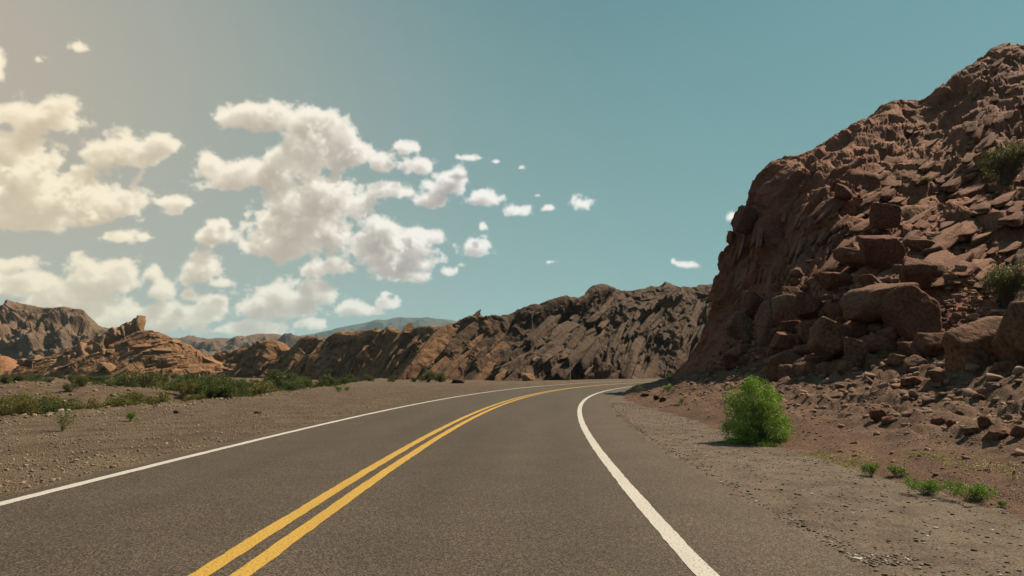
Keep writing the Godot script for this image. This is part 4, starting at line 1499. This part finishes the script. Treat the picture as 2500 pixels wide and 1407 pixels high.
# a plant 1 m high: stems from the base to tips spread through a rounded crown
func plant(called: String, sd: int, wide: float, tips_n: int, per: int, spread: float, leaf: float, ca: Color, cb: Color, wood: Color, low := 0.15, thick := 0.012, trunk := false, dome := false) -> Node3D:
	var r := RandomNumberGenerator.new()
	r.seed = sd
	var tips := PackedVector3Array()
	var tv := PackedVector3Array()
	var tn := PackedVector3Array()
	var forks := PackedVector3Array()
	if trunk:
		for k in 4:
			var a := TAU * k / 4.0 + r.randf()
			var f := Vector3(cos(a) * 0.22 * wide, r.randf_range(0.40, 0.55), sin(a) * 0.22 * wide)
			twig(tv, tn, Vector3(0, -0.05, 0), f * Vector3(0.25, 0.45, 0.25) + Vector3(0.02, 0, 0), thick * 2.2, thick * 1.7)
			twig(tv, tn, f * Vector3(0.25, 0.45, 0.25) + Vector3(0.02, 0, 0), f, thick * 1.7, thick)
			forks.append(f)
	var lobes := []
	for k in 7:
		var a := r.randf() * TAU
		var q := sqrt(r.randf()) * 0.62
		lobes.append([Vector3(cos(a) * q * wide, lerpf(low + 0.2, 0.72, r.randf()) * (1.0 - 0.25 * q), sin(a) * q * wide), r.randf_range(0.24, 0.42)])
	for k in tips_n:
		var lb: Array = lobes[k % lobes.size()]
		var d := Vector3(r.randfn(), r.randfn(), r.randfn()).normalized() * pow(r.randf(), 0.4)
		var rad: float = lb[1]
		var c: Vector3 = lb[0]
		var p := c + d * rad * Vector3(wide, 0.85, wide)
		if dome:
			var y := pow(r.randf(), 1.3)
			var a := r.randf() * TAU
			var rr := sqrt(maxf(0.0, 1.0 - pow(y, 3.2))) * (0.80 + 0.42 * n_fine.get_noise_3d(cos(a) * 0.9, y * 1.4, sin(a) * 0.9 + sd)) * pow(r.randf(), 0.3)
			if n_fine.get_noise_3d(cos(a) * rr * 1.6, y * 1.8, sin(a) * rr * 1.6 + 9.0) < -0.12 and r.randf() < 0.7:
				continue
			p = Vector3(cos(a) * rr * wide, y * (0.92 + 0.16 * n_fine.get_noise_2d(cos(a) * 1.5, sin(a) * 1.5)), sin(a) * rr * wide)
			if k % 29 == 0:
				p *= Vector3(1.15, 1.1, 1.15)
		p.y = clampf(p.y, low * 0.6, 1.0)
		tips.append(p)
		if trunk:
			var f: Vector3 = forks[0]
			for g in forks:
				if g.distance_to(p) < f.distance_to(p):
					f = g
			if k % 3 == 0:
				twig(tv, tn, f, p, thick * 0.6, thick * 0.2)
		elif k % 2 == 0:
			var b := Vector3(r.randfn() * 0.04, -0.03, r.randfn() * 0.04)
			var mid := b.lerp(p, 0.55) + Vector3(0, 0.06, 0)
			twig(tv, tn, b, mid, thick, thick * 0.6)
			twig(tv, tn, mid, p, thick * 0.6, thick * 0.25)
	var o := Node3D.new()
	o.name = called
	put("trunk" if trunk else "stems", twigs_mesh(tv, tn, wood), M.bark, o)
	put("crown" if trunk else "foliage", leafy(sd + 5, tips, per, spread, leaf, ca, cb), M.leaf, o)
	return o


func stand(proto: Node3D, called: String, where: Vector3, high: float, turn: float, label: String, category: String, group := "") -> Node3D:
	var o: Node3D = proto.duplicate()
	o.name = numbered(called)
	add_child(o)
	o.position = where
	o.basis = Basis(Vector3.UP, turn) * Basis.from_scale(Vector3.ONE * high)
	tag(o, label, category, group)
	return o


const NTH := ["cut off by the left picture edge below", "first in the row from the left below", "second in the row from the left below", "third in the row from the left below", "fourth in the row from the left below", "fifth in the row from the left below", "sixth in the row from the left below", "seventh in the row from the left below", "eighth in the row from the left below", "ninth in the row from the left below", "tenth in the row from the left below", "eleventh in the row from the left below", "twelfth in the row from the left below", "thirteenth in the row from the left below", "fourteenth in the row from the left below", "fifteenth in the row from the left below", "sixteenth in the row from the left below", "seventeenth in the row from the left below", "eighteenth in the row from the left below", "nineteenth in the row from the left below", "last in the row from the left below", "beyond the row's end below"]


func build_plants() -> void:
	var olive := Color(0.052, 0.060, 0.022)
	var olive2 := Color(0.098, 0.098, 0.036)
	var green := Color(0.040, 0.058, 0.017)
	var green2 := Color(0.080, 0.095, 0.030)
	var ochre := Color(0.135, 0.115, 0.035)
	var wood := Color(0.075, 0.055, 0.042)
	# the bright bush at the edge of the apron
	var bush := plant("bush", 301, 0.58, 820, 44, 0.034, 0.021, Color(0.070, 0.145, 0.016), Color(0.205, 0.300, 0.050), Color(0.09, 0.10, 0.04), 0.02, 0.006, false, true)
	var place := at(1850, 1066, 16.6)
	place.y = ground_y(place.x, -place.z)
	stand(bush, "bush", place, 1.48, 0.6, "bright green leafy bush at the edge of the asphalt apron", "bush")
	# protos
	var shrubs := []
	for k in 4:
		shrubs.append(plant("shrub", 310 + k, 0.8, 110, 32, 0.06, 0.055, olive, olive2, wood, 0.05, 0.012))
	var greens := []
	for k in 3:
		greens.append(plant("shrub", 320 + k, 0.75, 120, 32, 0.06, 0.052, green, green2, wood, 0.06, 0.012))
	var yellows := []
	for k in 2:
		yellows.append(plant("shrub", 330 + k, 0.9, 110, 32, 0.06, 0.052, olive2, ochre, wood, 0.04, 0.010))
	var near := []
	for k in 2:
		near.append(plant("shrub", 350 + k, 0.8, 240, 40, 0.05, 0.034, olive, olive2, wood, 0.04, 0.008))
	for k in 2:
		near.append(plant("shrub", 354 + k, 0.85, 240, 40, 0.05, 0.032, olive2, ochre, wood, 0.03, 0.008))
	near.append(plant("shrub", 358, 0.8, 240, 40, 0.05, 0.034, green, green2, wood, 0.04, 0.008))
	var trees := []
	for k in 3:
		trees.append(plant("tree", 340 + k, 0.85, 130, 22, 0.06, 0.05, green, olive2, Color(0.05, 0.04, 0.032), 0.38, 0.016, true))
	# dense belt below the bank, behind the mound
	var k := 0
	var tries := 0
	while k < 112 and tries < 4000:
		tries += 1
		var f := rng.randf_range(44.0, 125.0)
		var x := bank_edge(f) - rng.randf_range(2.5, 22.0)
		var p := Vector3(x, ground_y(x, f), -f)
		var u := seen(p).x
		if u < 190.0 or u > 1000.0 or (u < 440.0 and f < 62.0):
			continue
		var h := rng.randf_range(1.0, 2.1)
		var pick := rng.randf()
		var pr: Node3D = greens[k % 3] if pick < 0.55 else (shrubs[k % 4] if pick < 0.85 else yellows[k % 2])
		var what: String = "green" if pick < 0.55 else ("olive" if pick < 0.85 else "yellowish")
		var part: String = "under the orange hill" if u < 400 else ("behind the bare mound's right end" if u < 560 else ("in front of the ridge's low end" if u < 760 else "at the thin far end of the belt"))
		stand(pr, "shrub", p - Vector3(0, 0.05, 0), h, rng.randf() * TAU, "%s %s shrub of the dense belt %s" % ["tall" if h > 1.7 else ("low" if h < 1.3 else "rounded"), what, part], "shrub", "shrubs of the dense belt")
		k += 1
	var tl := ["small dark tree rising above the shrubs below the orange hill", "small tree with dark limbs left of the pair in the shrub belt", "small spreading tree in the middle of the shrub belt", "small tree at the start of the low shrub belt", "small tree among shrubs under the ridge", "last small tree of the belt under the ridge"]
	var q := 0
	for a in [[340, 74, 3.1], [455, 72, 2.8], [500, 66, 2.9], [285, 80, 2.2], [540, 84, 2.7], [690, 96, 3.0]]:
		var p := at(a[0], 930, a[1])
		p.y = ground_y(p.x, a[1])
		stand(trees[q % 3], "tree", p, a[2], q * 1.9, tl[q], "tree")
		q += 1
	# shrubs in front of and on the mound, from left to right
	var nth := -1
	for a in [[-20, 33, 1.4, 1], [-15, 35, 1.8, 2], [20, 34, 1.7, 2], [50, 36, 1.9, 0], [75, 33, 1.9, 2], [105, 35, 2.0, 2], [130, 34, 1.8, 1], [165, 36, 1.7, 1], [200, 35, 1.2, 2], [240, 36, 1.2, 0], [265, 37, 1.5, 2], [290, 36, 1.7, 2], [325, 35, 1.9, 2], [350, 36, 2.0, 2], [368, 36, 2.0, 0], [398, 39, 1.5, 0], [455, 46, 1.3, 2], [480, 44, 1.0, 2], [505, 47, 1.4, 1], [550, 49, 1.5, 1], [600, 53, 1.4, 1]]:
		var f: float = a[1]
		var x: float = (a[0] - 1250.0) / 1750.0 * f
		x = minf(x, bank_edge(f) - 1.6)
		nth += 1
		var pr: Node3D = [near[int(a[0] + 20) % 2], near[4], near[2 + int(a[0] + 20) % 2]][a[3]]
		stand(pr, "shrub", Vector3(x, ground_y(x, f) - 0.04, -f), a[2], a[0], "%s shrub %s the bank edge" % [["olive", "green", "yellowish"][a[3]], NTH[nth]], "shrub", "shrubs before the bare mound" if a[0] < 430 else "shrubs right of the bare mound")
	for a in [[62, 50, 0.9], [25, 47, 0.7], [180, 44, 0.7], [205, 46, 0.8], [275, 49, 0.4], [336, 50, 0.6], [250, 50, 0.3]]:
		var f: float = a[1]
		var x: float = (a[0] - 1250.0) / 1750.0 * f
		stand(near[int(a[0]) % 2], "shrub", Vector3(x, ground_y(x, f) - 0.03, -f), a[2], a[0], "small dark shrub growing on the bare brown mound", "shrub", "shrubs on the bare mound")
	# the flat before the hill
	k = 0
	while k < 150:
		var f := 56.0 + 155.0 * pow(rng.randf(), 1.5)
		var u := rng.randf_range(-40.0, 520.0)
		var x := (u - 1250.0) / 1750.0 * f
		if n_mid.get_noise_2d(x * 0.25, f * 0.25) < -0.12:
			continue
		var h := rng.randf_range(0.8, 1.9)
		stand(shrubs[k % 4] if rng.randf() < 0.7 else greens[k % 3], "shrub", Vector3(x, ground_y(x, f) - 0.05, -f), h, rng.randf() * TAU, "%s shrub on the %s flat before the %s" % ["tiny" if h < 1.1 else ("low" if h < 1.5 else "bushy"), "near" if f < 110 else ("middle" if f < 160 else "far"), "mesa" if u < 80 else ("hill's upright slabs" if u < 260 else ("orange hill" if u < 400 else "hill's right flank"))], "shrub", "shrubs on the flat before the hill")
		k += 1
	# under the ridge
	for a in [[1045, 100, 1.9], [1075, 102, 1.6], [960, 104, 1.1], [900, 108, 1.2], [1010, 101, 0.8], [860, 110, 1.4], [1385, 112, 0.7]]:
		var p := at(a[0], 930, a[1])
		p.y = ground_y(p.x, a[1])
		stand(shrubs[int(a[0]) % 4], "shrub", p, a[2], a[0], "large grey green shrub at the end of the gravel shoulder" if a[2] > 1.8 else ("slightly smaller shrub touching the large grey green shrub" if a[2] > 1.5 else ("lone small shrub beside the bend at the ridge foot" if a[0] > 1300 else "small shrub at the ridge foot left of the large grey green shrub")), "shrub", "shrubs at the ridge foot")
	# a thin pole at the ridge foot
	var pv := PackedVector3Array()
	var pn := PackedVector3Array()
	twig(pv, pn, Vector3(0, -0.4, 0), Vector3(0.02, 1.3, 0), 0.075, 0.065)
	twig(pv, pn, Vector3(0.02, 1.3, 0), Vector3(0.0, 2.7, 0), 0.065, 0.05)
	var pole := put("pole", twigs_mesh(pv, pn, Color(0.22, 0.19, 0.13)), M.bark)
	pole.position = at(1392, 934, 104)
	pole.position.y = ground_y(pole.position.x, 104)
	tag(pole, "thin weathered pole standing at the foot of the ridge by the bend", "pole")
	# thin roadside plants on the left shoulder
	var thin := plant("weed", 360, 0.65, 46, 12, 0.06, 0.055, Color(0.07, 0.085, 0.03), Color(0.12, 0.13, 0.05), Color(0.09, 0.085, 0.05), 0.15, 0.006)
	var weed := plant("weed", 361, 0.95, 60, 18, 0.09, 0.09, Color(0.07, 0.14, 0.02), Color(0.16, 0.22, 0.04), Color(0.09, 0.1, 0.04), 0.05, 0.008)
	var wide := plant("weed", 362, 1.25, 110, 26, 0.08, 0.065, Color(0.07, 0.14, 0.02), Color(0.16, 0.22, 0.04), Color(0.09, 0.1, 0.04), 0.05, 0.008)
	var spots := [[150, 1055, 0.60, 0, "thin wiry green plant standing on the left gravel shoulder"], [318, 1030, 0.30, 1, "small bright green weed on the left gravel shoulder"],
		[825, 957, 0.45, 1, "left of two small weeds at the far end of the gravel"], [848, 955, 0.38, 1, "right of two small weeds at the far end of the gravel"],
		[2128, 1165, 0.24, 1, "small weed at the apron edge nearest the green bush"], [2188, 1168, 0.22, 1, "sparse weed at the apron edge between the others"],
		[2262, 1212, 0.27, 2, "leafy green weed clump at the apron edge"], [2375, 1230, 0.31, 2, "largest leafy weed clump at the right apron edge"], [2445, 1240, 0.10, 1, "tiny weed beside the largest weed clump"],
		[1558, 962, 0.75, 0, "spiky dark green plant at the road bend"], [1632, 958, 0.45, 1, "small light green weed on the dirt at the bend"], [1635, 935, 0.5, 1, "light green weed up the slope at the bend"], [1665, 985, 0.25, 1, "tiny green weed below the talus at the bend"], [1640, 962, 0.5, 0, "yellowish dry plant on the dirt at the bend"]]
	for a in spots:
		var p := surface_at(a[0], a[1])
		stand([thin, weed, wide][a[3]], "weed", p, a[2], a[0], a[4], "plant")
	# sparse ground cover along the apron edge
	var cover := PackedVector3Array()
	for kc in 420:
		var c: Array = [[1985, 1108, 34, 7], [2060, 1128, 34, 8], [2240, 1130, 50, 7], [2030, 1112, 60, 14], [2420, 1130, 60, 22], [2330, 1115, 60, 20]][kc % 6]
		var u: float = c[0] + rng.randfn() * c[2] * 0.6
		var vv: float = c[1] + rng.randfn() * c[3] * 0.6
		var f := 1.4 * FOCAL / (vv - 907.0)
		for step in 3:
			var y0 := ground_y((u - 1250.0) / FOCAL * f, f)
			f = (EYE - y0) * FOCAL / (vv - 907.0)
		var x := (u - 1250.0) / FOCAL * f
		cover.append(Vector3(x, ground_y(x, f) + 0.012, -f))
	var lc := put("groundcover", leafy_at(cover), M.leaf)
	tag(lc, "sparse yellow green ground cover along the apron edge", "weeds", "", "stuff")
	# bushes on the cliff
	var dull := plant("shrub", 371, 0.8, 240, 40, 0.05, 0.03, Color(0.055, 0.055, 0.026), Color(0.105, 0.095, 0.045), wood, 0.1, 0.008)
	var dry := plant("shrub", 370, 0.8, 90, 20, 0.08, 0.06, Color(0.09, 0.085, 0.035), Color(0.15, 0.13, 0.06), wood, 0.2, 0.012)
	for a in [[2470, 445, 3.0, 0, "dark olive shrub growing from the upper cliff at the right"], [2465, 735, 2.0, 1, "pale green shrub on the slope above the huge boulder"], [2165, 890, 1.0, 2, "dry brown twiggy shrub in the gap of the rockfall"], [1770, 745, 0.1, 2, ""], [2250, 440, 0.7, 1, "small green shrub in a crack high on the cliff"]]:
		if a[4] == "":
			continue
		var p := surface_at(a[0], a[1])
		stand([dull, dull, dry][a[3]], "shrub", p, a[2], a[0] * 0.1, a[4], "shrub")
	print("plants ", Time.get_ticks_msec())
